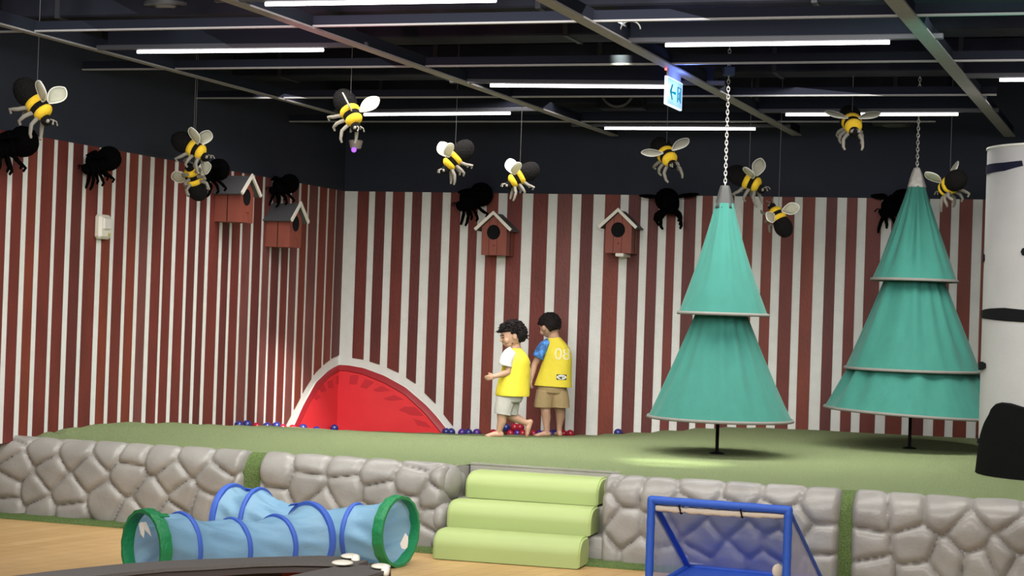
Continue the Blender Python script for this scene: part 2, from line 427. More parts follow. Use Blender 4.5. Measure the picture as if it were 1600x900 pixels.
# a strip of the turf continues to the left wall (corner wedge)
# wooden floor
def woodmat():
    m = bpy.data.materials.new('oak_floor'); m.use_nodes = True; nt = m.node_tree; b = nt.nodes['Principled BSDF']
    b.inputs['Roughness'].default_value = .42; b.inputs['Specular IOR Level'].default_value = .4
    tc = nt.nodes.new('ShaderNodeTexCoord'); mp = nt.nodes.new('ShaderNodeMapping'); nt.links.new(tc.outputs['Object'], mp.inputs[0])
    mp.inputs['Rotation'].default_value = (0, 0, math.radians(-62))
    br = nt.nodes.new('ShaderNodeTexBrick'); nt.links.new(mp.outputs[0], br.inputs[0]); br.inputs['Scale'].default_value = 1
    br.inputs['Brick Width'].default_value = 1.1; br.inputs['Row Height'].default_value = .11; br.inputs['Mortar Size'].default_value = .002
    br.inputs[1].default_value = (.50, .31, .125, 1); br.inputs[2].default_value = (.58, .37, .165, 1); br.inputs[3].default_value = (.30, .17, .07, 1)
    mp2 = nt.nodes.new('ShaderNodeMapping'); mp2.inputs['Rotation'].default_value = (0, 0, math.radians(-62)); mp2.inputs['Scale'].default_value = (1.2, 22, 1)
    nt.links.new(tc.outputs['Object'], mp2.inputs[0]); n = nt.nodes.new('ShaderNodeTexNoise'); n.inputs['Scale'].default_value = 3; n.inputs['Detail'].default_value = 5
    nt.links.new(mp2.outputs[0], n.inputs[0]); mx = nt.nodes.new('ShaderNodeMixRGB'); mx.blend_type = 'MULTIPLY'; mx.inputs[0].default_value = .55
    rp = nt.nodes.new('ShaderNodeValToRGB'); rp.color_ramp.elements[0].color = (.6, .55, .45, 1); rp.color_ramp.elements[1].color = (1, 1, 1, 1)
    rp.color_ramp.elements[0].position = .35; rp.color_ramp.elements[1].position = .65
    nt.links.new(n.outputs[0], rp.inputs[0]); nt.links.new(br.outputs[0], mx.inputs[1]); nt.links.new(rp.outputs[0], mx.inputs[2]); nt.links.new(mx.outputs[0], b.inputs['Base Color'])
    return m
mb = MB(); mb.prism([(-6, -1, 0), (6, -1, 0), (6, 16.5, 0), (-6, 16.5, 0)], (0, 0, -.1), woodmat())
struct(mb.build('floor'), 'light oak plank floor'); 
# ceiling slab
mb = MB(); mb.prism([(-6, -1, 3.75), (6, -1, 3.75), (6, 16.8, 3.75), (-6, 16.8, 3.75)], (0, 0, .15), BLACKCEIL)
for k in range(9): mb.box((0, 5.5+k*1.25, 3.62), (12, .22, .28), BLACKCEIL, Matrix.Rotation(math.atan2(tB.y, tB.x), 3, 'Z'))
struct(mb.build('ceiling'), 'black exposed ceiling slab with dark joists above the hanging grid')

# ------------------------------------------------------------------ stone wall panels
st_px = [(11.5, 699), (32, 684), (65, 703.5), (115.5, 708), (127, 687), (24, 729.5), (78, 738), (137, 737), (170, 703.5), (205, 710), (202, 687), (199, 741), (248, 716.5), (256, 694), (303, 715), (266, 747), (332, 750), (357, 715), (10, 764), (49, 768.5),
         (104, 770), (163, 787), (235, 776), (284.5, 778.6), (316, 791.6), (11.5, 793), (60.6, 800), (108, 806), (202, 812), (271, 806), (345, 800), (385, 770), (370, 830),
         (428, 735), (487, 724), (479, 760), (536.5, 727), (536.5, 765), (589, 738), (641, 754), (594, 775), (666, 724), (696, 746), (674, 782), (677, 809), (660, 845), (635, 795), (502, 790), (424, 790), (445, 830), (520, 830), (580, 815), (620, 845), (560, 850), (700, 800), (715, 850), (735, 760), (735,820),
         (979, 764.6), (973, 822), (940, 795), (945, 750), (930, 860), (1024, 771), (1032, 744), (1096, 762.5), (1079, 744), (1162, 767), (1219, 771), (1280, 790), (1070.5, 805), (1138.5, 811), (1198, 811), (1100, 847.5), (1168, 845), (1217, 854), (1279, 847), (1140.6, 878), (1198, 886), (1085, 877), (1281, 886), (1005, 868), (1030, 830), (1040, 880), (1240,820),
         (1360, 798), (1413, 798), (1473, 800), (1429, 768), (1491, 773), (1560, 802), (1431, 855.5), (1515.5, 838), (1352, 855.5), (1360, 891), (1480, 875.5), (1530, 885), (1564, 870), (1589, 844), (1438, 905), (1600, 890), (1640, 800), (1640, 850), (1540, 775), (1610, 780)]
RT = .12                        # top rounding radius
zF = ZP-RT                      # where the rounding starts
def prof(v):                    # v along the profile -> (z, off, outward normal z, off)
    q = RT*math.pi/2
    if v < zF: return v, 0.0, 0.0, 1.0
    if v < zF+q:
        a = (v-zF)/RT; return zF+RT*math.sin(a), -RT+RT*math.cos(a), math.sin(a), math.cos(a)
    return ZP, -RT-(v-zF-q), 1.0, 0.0
def uvS(px, py):
    best = None
    for k in range(90):
        v = k*.0085; z, o, _, _ = prof(v)
        # solve u for this v by plane intersection, keep the one whose projection matches py
        p = on_plane(px, py, SB0+nS*o, nS)
        e = abs(p.z-z)
        if best is None or e < best[0]: best = (e, (p-SB0).dot(tS), v)
    return best[1], best[2]
seeds = np.array([uvS(*q) for q in st_px])
seeds = np.vstack([seeds, np.array([(u, -.1) for u in np.arange(-1.5, 8.5, .3)])])
def stone_panel(px0, px1, name, label, taper=0, trimz=None):
    u0 = uvS(*px0)[0]; u1 = uvS(*px1)[0]
    nu = max(12, int((u1-u0)/.011)); nv = 64; VL = .70
    cu = (u0+u1)/2
    U, V = np.meshgrid(np.linspace(u0, u1, nu+1), np.linspace(0, VL, nv+1), indexing='ij')
    D = np.hypot(U[..., None]-seeds[:, 0], (V[..., None]-seeds[:, 1]))
    o = np.argsort(D, axis=-1)[..., :9]
    d1 = np.take_along_axis(D, o[..., :1], -1)[..., 0]; prod = 1.0; soft = 1.0
    for k in range(1, 9):
        dk = np.take_along_axis(D, o[..., k:k+1], -1)[..., 0]
        sep = np.hypot(seeds[o[..., 0], 0]-seeds[o[..., k], 0], seeds[o[..., 0], 1]-seeds[o[..., k], 1])+1e-6
        e = (dk**2-d1**2)/(2*sep); x = np.clip(e/.040, 0, 1); prod = prod*np.sqrt(1-(1-x)**2+1e-9); soft = soft*(1-np.exp(-e/.035))
    H = .034*prod + .012*soft
    end = np.minimum(U-u0, u1-U); H -= .055*np.clip(1-end/.035, 0, 1)**2
    H += .003*np.sin(U*23+V*11)*np.cos(V*31-U*7)
    rings = []
    for i in range(nu+1):
        r = []
        for j in range(nv+1):
            z, off, nz, no = prof(V[i, j]); h = H[i, j]
            if nz > .97: h *= max(.0, 1-(V[i, j]-(zF+RT*1.4))/.12)
            r.append(PS(U[i, j], z+nz*(h*.6-.01), off+no*(h-.03)))
        r.append(PS(U[i, -1], ZP-.025, -.50)); r.append(PS(U[i, -1], 0.0, -.50)); r.append(PS(U[i, -1], 0.0, -.10))
        rings.append(r)
    mb = MB(); mb.loft(rings, STONE, cap=True)
    return tag(mb.build(name, smooth=60), label, 'stone wall')
ends = {}
stone_panel((-60, 740), (376, 740), 'stone_wall_panel', 'grey moulded cobblestone wall panel at the far left, beside the left striped wall')
pan2 = stone_panel((401, 745), (690, 830), 'stone_wall_panel', 'grey moulded cobblestone wall panel behind the blue play tunnels')
ue = uvS(690, 830)[0]
for o_, z_, r_ in ((-.16, .385, (.060, .13, .105)), (-.30, .34, (.045, .10, .11)), (-.07, .185, (.060, .095, .095)), (-.04, .055, (.05, .08, .06))):
    mb = MB(); mb.ell(PS(ue-.02, z_, o_), r_, STONE, Matrix((tS, nS, Z)).transposed(), 28, 18, lambda p, d: p*(1+.05*mnoise.noise(d*2+Vector((o_*9, 0, 0))))); q = mb.build('end_boulder', pan2, 'all')
stone_panel((938, 800), (1311, 800), 'stone_wall_panel', 'grey moulded cobblestone wall panel right of the green steps, behind the goal')
stone_panel((1329, 810), (1690, 810), 'stone_wall_panel', 'grey moulded cobblestone wall panel at the far right of the platform edge')
# turf strips between the panels and along the foot
def turf_strip(pa, pb, name, label):
    u0 = uvS(*pa)[0]; u1 = uvS(*pb)[0]; rings = []
    for k in range(5):
        u = u0-.03+(u1-u0+.06)*k/4
        rings.append([PS(u, prof(v)[0]-.004, prof(v)[1]-.045) for v in np.linspace(0, .66, 30)]+[PS(u, ZP-.06, -.30), PS(u, 0, -.30)])
    mb = MB(); mb.loft(rings, TURFD); o = mb.build(name, smooth=60); return tag(o, label, 'turf strip')
turf_strip((376, 740), (401, 745), 'turf_strip', 'vertical green turf strip in the joint above the left play tunnel')
turf_strip((1311, 800), (1329, 810), 'turf_strip', 'vertical green turf strip in the joint between the two right stone panels')
mb = MB()
ring = []
for k in range(60):
    u = -.8+8.6*k/59; ring.append([PS(u, .001, -.02), PS(u, .03, -.02), PS(u, .022, .05), PS(u, .012, .095+.006*math.sin(k*1.7)), PS(u, .001, .1)])
mb.loft(ring, TURFD); tag(mb.build('turf_border', smooth=60), 'low strip of green turf along the foot of the stone wall', 'turf strip')

# ------------------------------------------------------------------ steps
uA = uvS(692, 830)[0]; uZ = uvS(935, 830)[0]
mb = MB(); prf = [(.001, .0), (.135, .0), (.148, -.012), (.150, -.20), (.285, -.20), (.298, -.212), (.300, -.40), (.440, -.40), (.484, -.405), (.484, -.43), (.001, -.43)]
rings = []
for k in range(14):
    f = k/13; u = uA-.0+(uZ-uA+.02)*f; w = .004*math.sin(k*2.1); rings.append([PS(u, z, o+(w if o > -.39 else 0)-.02) for z, o in prf])
mb.loft(rings, STONE); tag(mb.build('stepped_plinth', smooth=50), 'grey moulded stepped base under the three lime green steps', 'steps')
def cushion(pl, pr, z0, h, dep, label):
    a = on_z(*pl, z0); b = on_z(*pr, z0); t = (b-a).normalized(); n = Vector((t.y, -t.x, 0)); n = n if n.y < 0 else -n
    L = (b-a).length; root = thing('step_cushion', label, 'step', (a+b)/2, None, 'lime green step cushions')
    def profc(sx, inset):
        pts = []
        q = [(0.0, 0.002), (0.0, h*.45)] + [(-dep*.52*(1-math.cos(math.radians(t_))), h*.45+h*.55*math.sin(math.radians(t_))) for t_ in range(10, 91, 10)] + [(-dep*.9, h), (-dep, h*.92), (-dep, .002)]
        cy, cz = -dep/2, h/2
        return [(cy+(y-cy)*inset, cz+(z-cz)*inset) for y, z in q]
    rings = []
    for s_, ins in ((0, .90), (.008, .97), (.02, 1), (L*.25, 1.003), (L*.5, 1.0), (L*.75, 1.003), (L-.02, 1), (L-.008, .97), (L, .90)):
        rings.append([a+t*s_+n*y+Z*max(.001, z) for y, z in profc(0, ins)])
    mb = MB(); mb.loft(rings, LIME, cap=True); part(mb, 'foam_block', root, 40)
    mb = MB(); seam = [a+t*(L-.012)+n*y*1.004+Z*(z*1.004+.001) for y, z in profc(0, 1)[1:-1]]
    mb.tube(seam, .0022, mat('lime_piping', (.40, .55, .13), .5), 6); part(mb, 'piping', root)
    return root
cushion((675, 873), (905, 890), .002, .158, .22, 'lowest lime green half-round foam step cushion, on the wooden floor')
cushion((697, 824), (922, 839.5), .152, .152, .22, 'middle lime green half-round foam step cushion')
cushion((726, 777.5), (934, 791.5), .302, .150, .25, 'topmost lime green half-round foam step cushion, against the turf')

# ------------------------------------------------------------------ ceiling grid
def bar(p, q, w, h, name, label, group, cat='ceiling beam', bot=GRIDMAT):
    p = Vector(p); q = Vector(q); t = (q-p).normalized(); s = Vector((-t.y, t.x, 0)).normalized()
    root = thing(name, label, cat, (p+q)/2, None, group)
    mb = MB(); mb.prism([p-s*w/2, q-s*w/2, q+s*w/2, p+s*w/2], (0, 0, .010), bot); part(mb, 'bottom_flange', root, False)
    mb = MB(); w2 = w*.6; mb.prism([p-s*w2/2+Z*.010, q-s*w2/2+Z*.010, q+s*w2/2+Z*.010, p+s*w2/2+Z*.010], (0, 0, h), GRIDDARK); part(mb, 'web', root, False)
    return root
tG = tB
beams = [((-120, 8), (560, 188), .05), ((290, -22), (960, 213), .072), ((800, -26), (1245, 212), .078), ((1370, -30), (1578, 214), .085)]
bl = ['dark ceiling beam crossing the upper left corner above the bees', 'pinkish ceiling beam running from the top left edge towards the middle', 'grey ceiling beam passing right above the exit sign', 'wide grey-green ceiling beam at the upper right']
beamlines = []
for (a, b, w), l in zip(beams, bl):
    p = on_z(*a, ZG); q = on_z(*b, ZG); d = (q-p).normalized(); p = p-d*1.5
    beamlines.append((p, d)); bar(p, q, w, .07, 'ceiling_beam', l, 'long ceiling beams')
cross = [((800, 37), 'first cross rail from the top'), ((800, 103.5), 'second cross rail, at the height of the exit sign mount'), ((800, 152.5), 'third cross rail, just below the exit sign top'), ((800, 191), 'fourth faint cross rail near the back wall')]
for (q, lab) in cross:
    p = on_z(*q, ZG+.012); ta = -4.6 - 0; bar(p+tG*((K-p).dot(nL)/tG.dot(nL)+.02), p+tG*3.3, .026, .05, 'cross_rail', 'thin metal ceiling '+lab, 'cross rails of the ceiling grid', 'ceiling rail', mat('light_rail', (.26, .25, .25), .5))
LED = mat('led_tube', (1, 1, 1), .4, emis=(1, .97, .95), estr=7)
LEDH = mat('lamp_housing', (.04, .04, .05), .6)
lights = [((415, 6.5), (775, .5), 'long LED tube lamp at the top edge, left of centre'), ((215, 81), (505, 78), 'LED tube lamp above and left of the leftmost birdhouses'), ((1040, 70.5), (1390, 66), 'brightest LED tube lamp, at the upper right'), ((766, 133.5), (1066, 136), 'LED tube lamp ending behind the exit sign'),
          ((569, 179), (797, 177), 'LED tube lamp beginning beside the bee above the dome camera'), ((945, 200.5), (1180, 201.5), 'LED tube lamp lowest in the picture, left of the first tree chain'), ((1228, 179), (1497, 178.5), 'LED tube lamp behind the bee near the second tree chain'), ((1562, 125), (1700, 124), 'LED tube lamp cut by the right edge')]
for a, b, lab in lights:
    p = on_z(*a, ZG-.01); q = on_z(*b, ZG-.01)
    L = (q-p).length; c = (p+q)/2; t = (q-p).normalized()
    root = thing('tube_lamp', lab, 'lamp', c, None, 'LED tube lamps in the ceiling grid')
    mb = MB(); mb.tube([p+Z*0, q+Z*0], .0105, LED, 10); part(mb, 'light_tube', root)
    R = Matrix((t, Vector((-t.y, t.x, 0)), Z)).transposed()
    mb = MB(); mb.box(c+Z*.028, (L+.55, .032, .03), LEDH, R, .004)
    mb.box(c+Z*.085, (L+.4, .012, .09), GRIDDARK, R); part(mb, 'housing', root, False)
# black duct fascias above the grid
for i, (py, z, h) in enumerate(((20, 3.05, .25), (62, 3.08, .22), (120, 3.1, .22), (165, 3.12, .25))):
    p = on_z(800, py, z); root = thing('duct', ('dark rectangular air duct above the first', 'dark rectangular air duct above the second', 'dark rectangular air duct above the third', 'dark rectangular air duct above the fourth')[i]+' cross rail from the top', 'air duct', p, None, 'dark air ducts above the grid')
    R = Matrix((tG, Vector((-tG.y, tG.x, 0)), Z)).transposed()
    tl_ = (K-p).dot(nL)/tG.dot(nL)+.15; cx_ = p+tG*((tl_+3.6)/2); Ld = 3.6-tl_
    mb = MB(); mb.box(cx_+Z*h/2, (Ld, .32, h), mat('duct_black', (.016, .017, .025), .9, noise=.4, nscale=3, spec=.1), R, .01); part(mb, 'casing', root, False)
    for k in range(5): mb = MB(); mb.box(p+tG*(tl_+.4+k*(Ld-.8)/4)+Z*h/2, (.03, .34, h+.015), mat('duct_joint', (.02, .02, .025), .8), R); part(mb, 'joint_flange', root, False)
# round diffusers
def diffuser(px, py, z, r, lab):
    p = on_z(px, py, z); root = thing('ceiling_diffuser', lab, 'air diffuser', p, None, 'round ceiling diffusers')
    mb = MB(); m = mat('diffuser_dark', (.06, .06, .065), .5)
    rings = [[p+Vector((rr*math.cos(a), rr*math.sin(a), zz)) for a in [2*math.pi*k/32 for k in range(32)]] for rr, zz in ((r, 0), (r, .02), (r*.8, .035), (r*.8, .2))]
    mb.loft(rings, m); part(mb, 'ring', root, 40)
    mb = MB(); mb.loft([[p+Vector((rr*math.cos(a), rr*math.sin(a), zz)) for a in [2*math.pi*k/24 for k in range(24)]] for rr, zz in ((r*.45, -.012), (r*.55, 0), (r*.5, .01))], mat('diffuser_core', (.12, .12, .12), .5)); part(mb, 'core', root, 40)
diffuser(1397, 196, 2.98, .17, 'large round dark diffuser behind the chain of the right tree')
diffuser(997, 213, 3.0, .11, 'small round dark diffuser under the lowest LED tube')
diffuser(1380, 41, 3.05, .14, 'round dark diffuser below the first cross rail at the upper right')
diffuser(262, 11, 3.1, .14, 'round dark diffuser near the top left edge')
# spiral duct elbow seen above the exit sign's left
p = on_z(965, 150, 3.08); root = thing('fan_unit', 'round black fan housing above the grid, left of the exit sign', 'fan', p)
mb = MB(); mb.tube([p+tG*(.13*math.cos(a))+Z*(.13*math.sin(a)+.05) for a in [2*math.pi*k/24 for k in range(24)]], .012, mat('diffuser_dark', (.06, .06, .065)), 8, True); part(mb, 'ring', root)
mb = MB(); mb.box(p+Z*.06-nB*.12, (.36, .2, .30), BLACKCEIL, Matrix((tG, Vector((-tG.y, tG.x, 0)), Z)).transposed(), .01); part(mb, 'casing', root, False)
# cable loops
for i, (px, py, lab) in enumerate(((183, 66, 'looped lamp cable above the left end of the leftmost LED tube'), (727, 122, 'looped lamp cable above the LED tube near the exit sign'), (985, 46, 'looped lamp cable above the brightest LED tube'))):
    p = on_z(px, py, ZG+.05); w = (.035, .05, .055)[i]
    mb = MB(); mb.tube([p+tG*(w*math.cos(a))+Z*(.045*math.sin(a)) for a in [math.pi*k/14 for k in range(15)]], .004, mat('cable_grey', (.35, .34, .32), .5), 6)
    tag(mb.build('lamp_cable', smooth='all', loc=p), lab, 'cable', 'looped lamp cables')

# ------------------------------------------------------------------ exit sign
b0, bd = beamlines[2]
nV = Vector((bd.y, -bd.x, 0)).normalized()
if nV.x > 0: nV = -nV
def onV(px, py): return on_plane(px, py, b0+nV*.02, nV)
c = [onV(1040, 118), onV(1064, 129.5), onV(1063, 173.5), onV(1040.5, 163)]
root = thing('exit_sign', 'lit emergency exit sign with green arrow and door symbol hanging from a beam', 'sign', (c[0]+c[2])/2)
SG = mat('sign_face', (.15, .2, .3), .4, emis=(.30, .55, 1), estr=.95)
SE = mat('sign_edge', (.4, .45, .5), .4, emis=(.65, .75, 1), estr=1.3)
SC = (c[0]+c[1]+c[2]+c[3])/4; SW = (c[1]-c[0]).length; SH = (c[0]-c[3]).length
sx = Vector((c[1].x-c[0].x, c[1].y-c[0].y, 0)).normalized(); R = Matrix((sx, Z.cross(sx), Z)).transposed()
sd = -1 if (Z.cross(sx)).dot(CAM-SC) > 0 else 1; sn = Z.cross(sx)*(-sd)
mb = MB(); mb.box(SC, (SW, .018, SH), SE, R, .003); part(mb, 'light_box', root, False)
mb = MB(); mb.box(SC+sn*.010, (SW*.88, .003, SH*.90), SG, R); part(mb, 'face', root, False)
GR = mat('sign_green', (0, .05, .03), .9, emis=(0, .19, .15), estr=1, spec=0)
def sp(x, z): return SC+sx*(x*SW)+Z*(z*SH)+sn*.0125
mb = MB()
mb.prism([sp(-.3, 0), sp(.02, .05), sp(.02, -.05), sp(-.3, -.03)], sn*.002, GR)
mb.prism([sp(-.34, 0), sp(-.22, .27), sp(-.17, .27), sp(-.26, 0)], sn*.002, GR); mb.prism([sp(-.34, 0), sp(-.26, 0), sp(-.17, -.27), sp(-.22, -.27)], sn*.002, GR)
part(mb, 'arrow', root, False, 'green left-pointing arrow')
mb = MB()
for a in (((.13, .27), (.17, .27), (.17, -.27), (.13, -.27)), ((.33, .27), (.37, .27), (.37, -.27), (.33, -.27)), ((.13, .27), (.37, .27), (.37, .24), (.13, .24)),
          ((.20, .03), (.27, .12), (.30, .12), (.23, .02)), ((.25, .10), (.29, .10), (.28, -.08), (.24, -.08)), ((.24, -.06), (.28, -.06), (.30, -.22), (.27, -.22)), ((.20, -.14), (.25, -.06), (.26, -.10), (.21, -.18))):
    mb.prism([sp(*q) for q in a], sn*.002, GR)
part(mb, 'door_symbol', root, False, 'green running figure in a doorway outline')
mb = MB(); mb.box(SC+Z*(SH/2+.03), (SW*.8, .012, .06), mat('bracket_grey', (.25, .24, .24), .5), R); part(mb, 'bracket', root, False)
mb = MB(); q = onV(1040.5, 108); mb.ell(q, (.008,)*3, mat('red_led', (1, .1, .1), emis=(1, .1, .08), estr=4)); part(mb, 'indicator_light', root, label='small red indicator lamp')
l = bpy.data.lights.new('sign_light', 'POINT'); l.energy = 7.0; l.color = (.15, .25, 1); l.shadow_soft_size = .06
o = bpy.data.objects.new('sign_light', l); C.objects.link(o); o.location = SC+sn*.10+Z*.02

# dome camera on the wall corner
p = on_y(556, 226, 15.0)
root = thing('dome_camera', 'small pale security camera with a violet lens light near the corner', 'camera', p)
mb = MB(); mb.loft([[p+Vector((r*math.cos(a), r*math.sin(a), z)) for a in [2*math.pi*k/24 for k in range(24)]] for r, z in ((.035, -.032), (.045, -.028), (.058, .03), (.055, .035))], mat('camera_white', (.55, .45, .43), .5)); part(mb, 'housing', root, 40)
mb = MB(); mb.tube([p+Z*.03, p+Z*.5], .008, BLACK, 8); part(mb, 'hanging_rod', root)
mb = MB(); q = p+Vector((-.012, -.03, -.045)); mb.ell(q, (.022,)*3, mat('violet_lens', (.3, .1, .7), .3, emis=(.35, .1, .95), estr=1.6)); part(mb, 'lens', root, label='violet glowing lens')

# emergency lamp box on the left wall
p = wallL(160.5, 354.5, .03); R = Matrix((tL, nL, Z)).transposed(); sL = F/p.y
root = thing('wall_lamp_box', 'cream emergency lamp box on the left striped wall', 'lamp', p)
mb = MB(); mb.box(p, (.15, .06, .165), mat('cream_plastic', (.62, .58, .50), .4), R, .018); part(mb, 'box', root, False)
mb = MB(); mb.box(p+nL*.032+Z*.022, (.10, .02, .085), mat('lens_plastic', (.66, .62, .58), .15, coat=.5), R, .010); part(mb, 'lens', root, False)
mb = MB(); mb.box(p+nL*.034-Z*.05-tL*.03, (.02, .008, .02), mat('brass_tag', (.45, .36, .12), .4), R); part(mb, 'label_plate', root, False)

# ------------------------------------------------------------------ birdhouses
BRED = mat('birdhouse_red', (.21, .048, .030), .6, noise=.1, nscale=14, stretch=(1, 1, .3)); BTRIM = mat('birdhouse_trim', (.70, .66, .58), .6); BROOF = mat('birdhouse_roof', (.06, .06, .065), .7)
bh = thing('birdhouse', 'red wooden birdhouse on the back wall, directly above the child with blue sleeves and left of centre', 'birdhouse', (0, 0, 0), None, 'birdhouses on the striped walls')
BW, BD, BHH, BA = .225, .22, .238, .105       # width, depth, eave height, gable height; local x right, -y out of the wall, z up from bottom
mb = MB(); prof_ = [(-BW/2, 0), (BW/2, 0), (BW/2, BHH), (0, BHH+BA), (-BW/2, BHH)]
mb.prism([Vector((x, 0, z)) for x, z in prof_], Vector((0, -BD+.012, 0)), BRED); lpart(mb, 'body', bh, False)
mb = MB()
for x0, x1 in ((-.5, -.205), (-.19, .115), (.13, .5)):
    x0 *= BW; x1 *= BW; top = lambda x: BHH+BA*(1-abs(x)/(BW/2))
    pts = [(x0, 0), (x1, 0), (x1, top(x1))] + ([(0, top(0))] if x0 < 0 < x1 else []) + [(x0, top(x0))]
    mb.prism([Vector((x, -BD+.012, z)) for x, z in pts], Vector((0, -.012, 0)), BRED)
lpart(mb, 'front_boards', bh, False)
mb = MB(); mb.loft([[Vector((-.005+r*math.cos(a), y, .195+r*1.05*math.sin(a))) for a in [2*math.pi*k/32 for k in range(32)]] for r, y in ((.056, -BD-.001), (.060, -BD-.004), (.058, -BD+.02))], BLACK); lpart(mb, 'entrance_hole', bh, 40, 'round black entrance hole')
for s_ in (-1, 1): mb = MB(); mb.box((s_*(BW/2+.001), -BD*.52, BHH/2), (.003, .005, BHH*.99), BLACK); lpart(mb, 'board_joint', bh, False, 'dark joint line on the side')
for s_ in (-1, 1):
    d = Vector((s_*(BW/2), 0, -BA)).normalized(); nrm = Vector((s_*BA, 0, BW/2)).normalized(); a = Vector((0, 0, BHH+BA+.004)); L = math.hypot(BW/2, BA)+.055
    mb = MB(); mb.prism([a, a+d*L, a+d*L+nrm*.012, a+Z*.0125], Vector((0, -BD-.03, 0)), BROOF); lpart(mb, 'roof_board', bh, False, 'dark grey sloping roof board')
    mb = MB(); mb.prism([a+Vector((0, -BD-.031, -.002)), a+d*L+Vector((0, -BD-.031, 0)), a+d*L+nrm*.026+Vector((0, -BD-.031, 0)), a+Vector((0, -BD-.031, .030))], Vector((0, -.014, 0)), BTRIM); lpart(mb, 'barge_board', bh, False, 'cream white gable trim')
mb = MB(); mb.tube([Vector((0, -BD+.01, .085)), Vector((0, -BD-.025, .083))], .006, BRED, 8); lpart(mb, 'perch', bh)
def put_bh(o, P_front, wf, t, n, label, px, py):
    # bottom centre of the front face at pixel
    p = wf(px, py, BD); ang = math.atan2(t.y, t.x)
    o.location = p - n*BD; o.rotation_euler = (0, 0, ang); o['label'] = label
bh2, bh3, bh4 = copytree(bh), copytree(bh), copytree(bh)
mb = MB(); mb.box((.02, -.13, -.015), (.07, .24, .028), BTRIM, None, .004); lpart(mb, 'bracket', bh2, False, 'white bracket under the house')
tBn = tB; tLn = -tL
put_bh(bh, None, wallB, tBn, nB, 'red birdhouse on the back wall above the two children, left of the other back-wall birdhouse', 771, 398.5)
put_bh(bh2, None, wallB, tBn, nB, 'brighter red birdhouse on the back wall, between the two children and the left tree', 965.5, 395.5)
put_bh(bh3, None, wallL, tLn, nL, 'dark red birdhouse on the left wall, the higher one with its side in shadow', 384.5, 348)
put_bh(bh4, None, wallL, tLn, nL, 'dark red birdhouse on the left wall, the lower one nearer the corner', 461, 387)

# ------------------------------------------------------------------ bees
def make_bee(black=False):
    fur = FURP if black else FUR; yel = FURP if black else YEL; leg = FURP if black else LEGG; wg = FURP if black else WINGM; we = FURP if black else WINGE
    r = thing('plush_bee', 'bee', 'toy bee', (0, 0, 0))
    def rough(p, d): return p*(1+.05*mnoise.noise(d*9))
    mb = MB(); mb.ell((-.074, 0, .002), (.082, .064, .064), fur, None, 28, 18, rough); lpart(mb, 'abdomen', r, 'all')
    def band(x0, x1, r0, rm, r1, m, name):
        rings = []
        for k in range(7):
            f = k/6; x = x0+(x1-x0)*f; rr = r0*(1-f)**2+2*rm*f*(1-f)+r1*f*f
            rings.append([Vector((x, rr*math.cos(a), rr*math.sin(a)*.98+.002)) for a in [2*math.pi*j/24 for j in range(24)]])
        mb = MB(); mb.loft(rings, m); lpart(mb, name, r, 50)
    band(-.022, .012, .052, .066, .050, yel, 'yellow_band')
    band(.010, .040, .047, .052, .045, fur, 'black_band')
    band(.038, .078, .044, .062, .026, yel, 'yellow_band')
    mb = MB(); mb.ell((.094, 0, -.010), (.028, .029, .028), fur, None, 18, 12, rough); lpart(mb, 'head', r, 'all')
    for s_ in (-1, 1):
        mb = MB(); mb.ell((.108, s_*.018, -.002), (.010, .009, .011), mat('bee_eye_grey', (.22, .20, .18), .3) if not black else FURP, None, 12, 8); lpart(mb, 'eye', r, 'all')
        mb = MB(); mb.tube([(.108, s_*.010, .012), (.128, s_*.016, .020), (.142, s_*.024, .008)], [.0035, .003, .004], leg, 6); lpart(mb, 'feeler', r)
        for kx, (lx, spread, back) in enumerate(((.065, .036, .05), (.028, .048, .0), (-.004, .052, -.045))):
            a = Vector((lx, s_*.026, -.036)); mb = MB()
            k1 = a+Vector((back*.3, s_*spread*.75, -.030)); k2 = k1+Vector((back*.6, s_*.002, -.032)); k3 = k2+Vector((.016, -s_*.008, -.012))
            mb.tube([a, (a+k1)/2+Z*.004, k1, (k1+k2)/2, k2, k3], [.011, .011, .0105, .010, .0085, .006], leg, 8); lpart(mb, 'leg', r)
        # wing : fat paddle with piping, swept up and back
        root_ = Vector((.024, s_*.030, .040)); ax = Vector((-.30, s_*.72, .62)).normalized(); side = Vector((-.95, -s_*.20, -.22)); side = (side-ax*side.dot(ax)).normalized(); nn = ax.cross(side)
        L = .135; outl = []
        for k in range(24):
            a_ = 2*math.pi*k/24; f = .5-.5*math.cos(a_); w = .041*(math.sin(math.pi*min(1, f**1.25))**.65 if 0 < f < 1 else 0)
            outl.append(root_+ax*(L*f)+side*(w*(1 if a_ < math.pi else -1)))
        mb = MB(); cen = root_+ax*L*.6
        vs = [cen+nn*.005, cen-nn*.005]; fs = []
        for rr in (.55, .93):
            for sg in (1, -1): vs += [cen+(p_-cen)*rr+nn*.004*sg*(1 if rr < .9 else .5) for p_ in outl]
        n_ = 24
        for i in range(n_):
            j = (i+1) % n_
            fs += [(0, 2+i, 2+j), (1, 2+n_+j, 2+n_+i), (2+i, 2+2*n_+i, 2+2*n_+j, 2+j), (2+n_+j, 2+3*n_+j, 2+3*n_+i, 2+n_+i), (2+2*n_+i, 2+3*n_+i, 2+3*n_+j, 2+2*n_+j)]
        mb.add(vs, fs, wg); w_ = lpart(mb, 'wing', r, 'all')
        mb = MB(); mb.tube(outl, .0032, we, 6, True); lpart(mb, 'wing_piping', w_)
    return r
beeY = make_bee(False); beeB = make_bee(True)
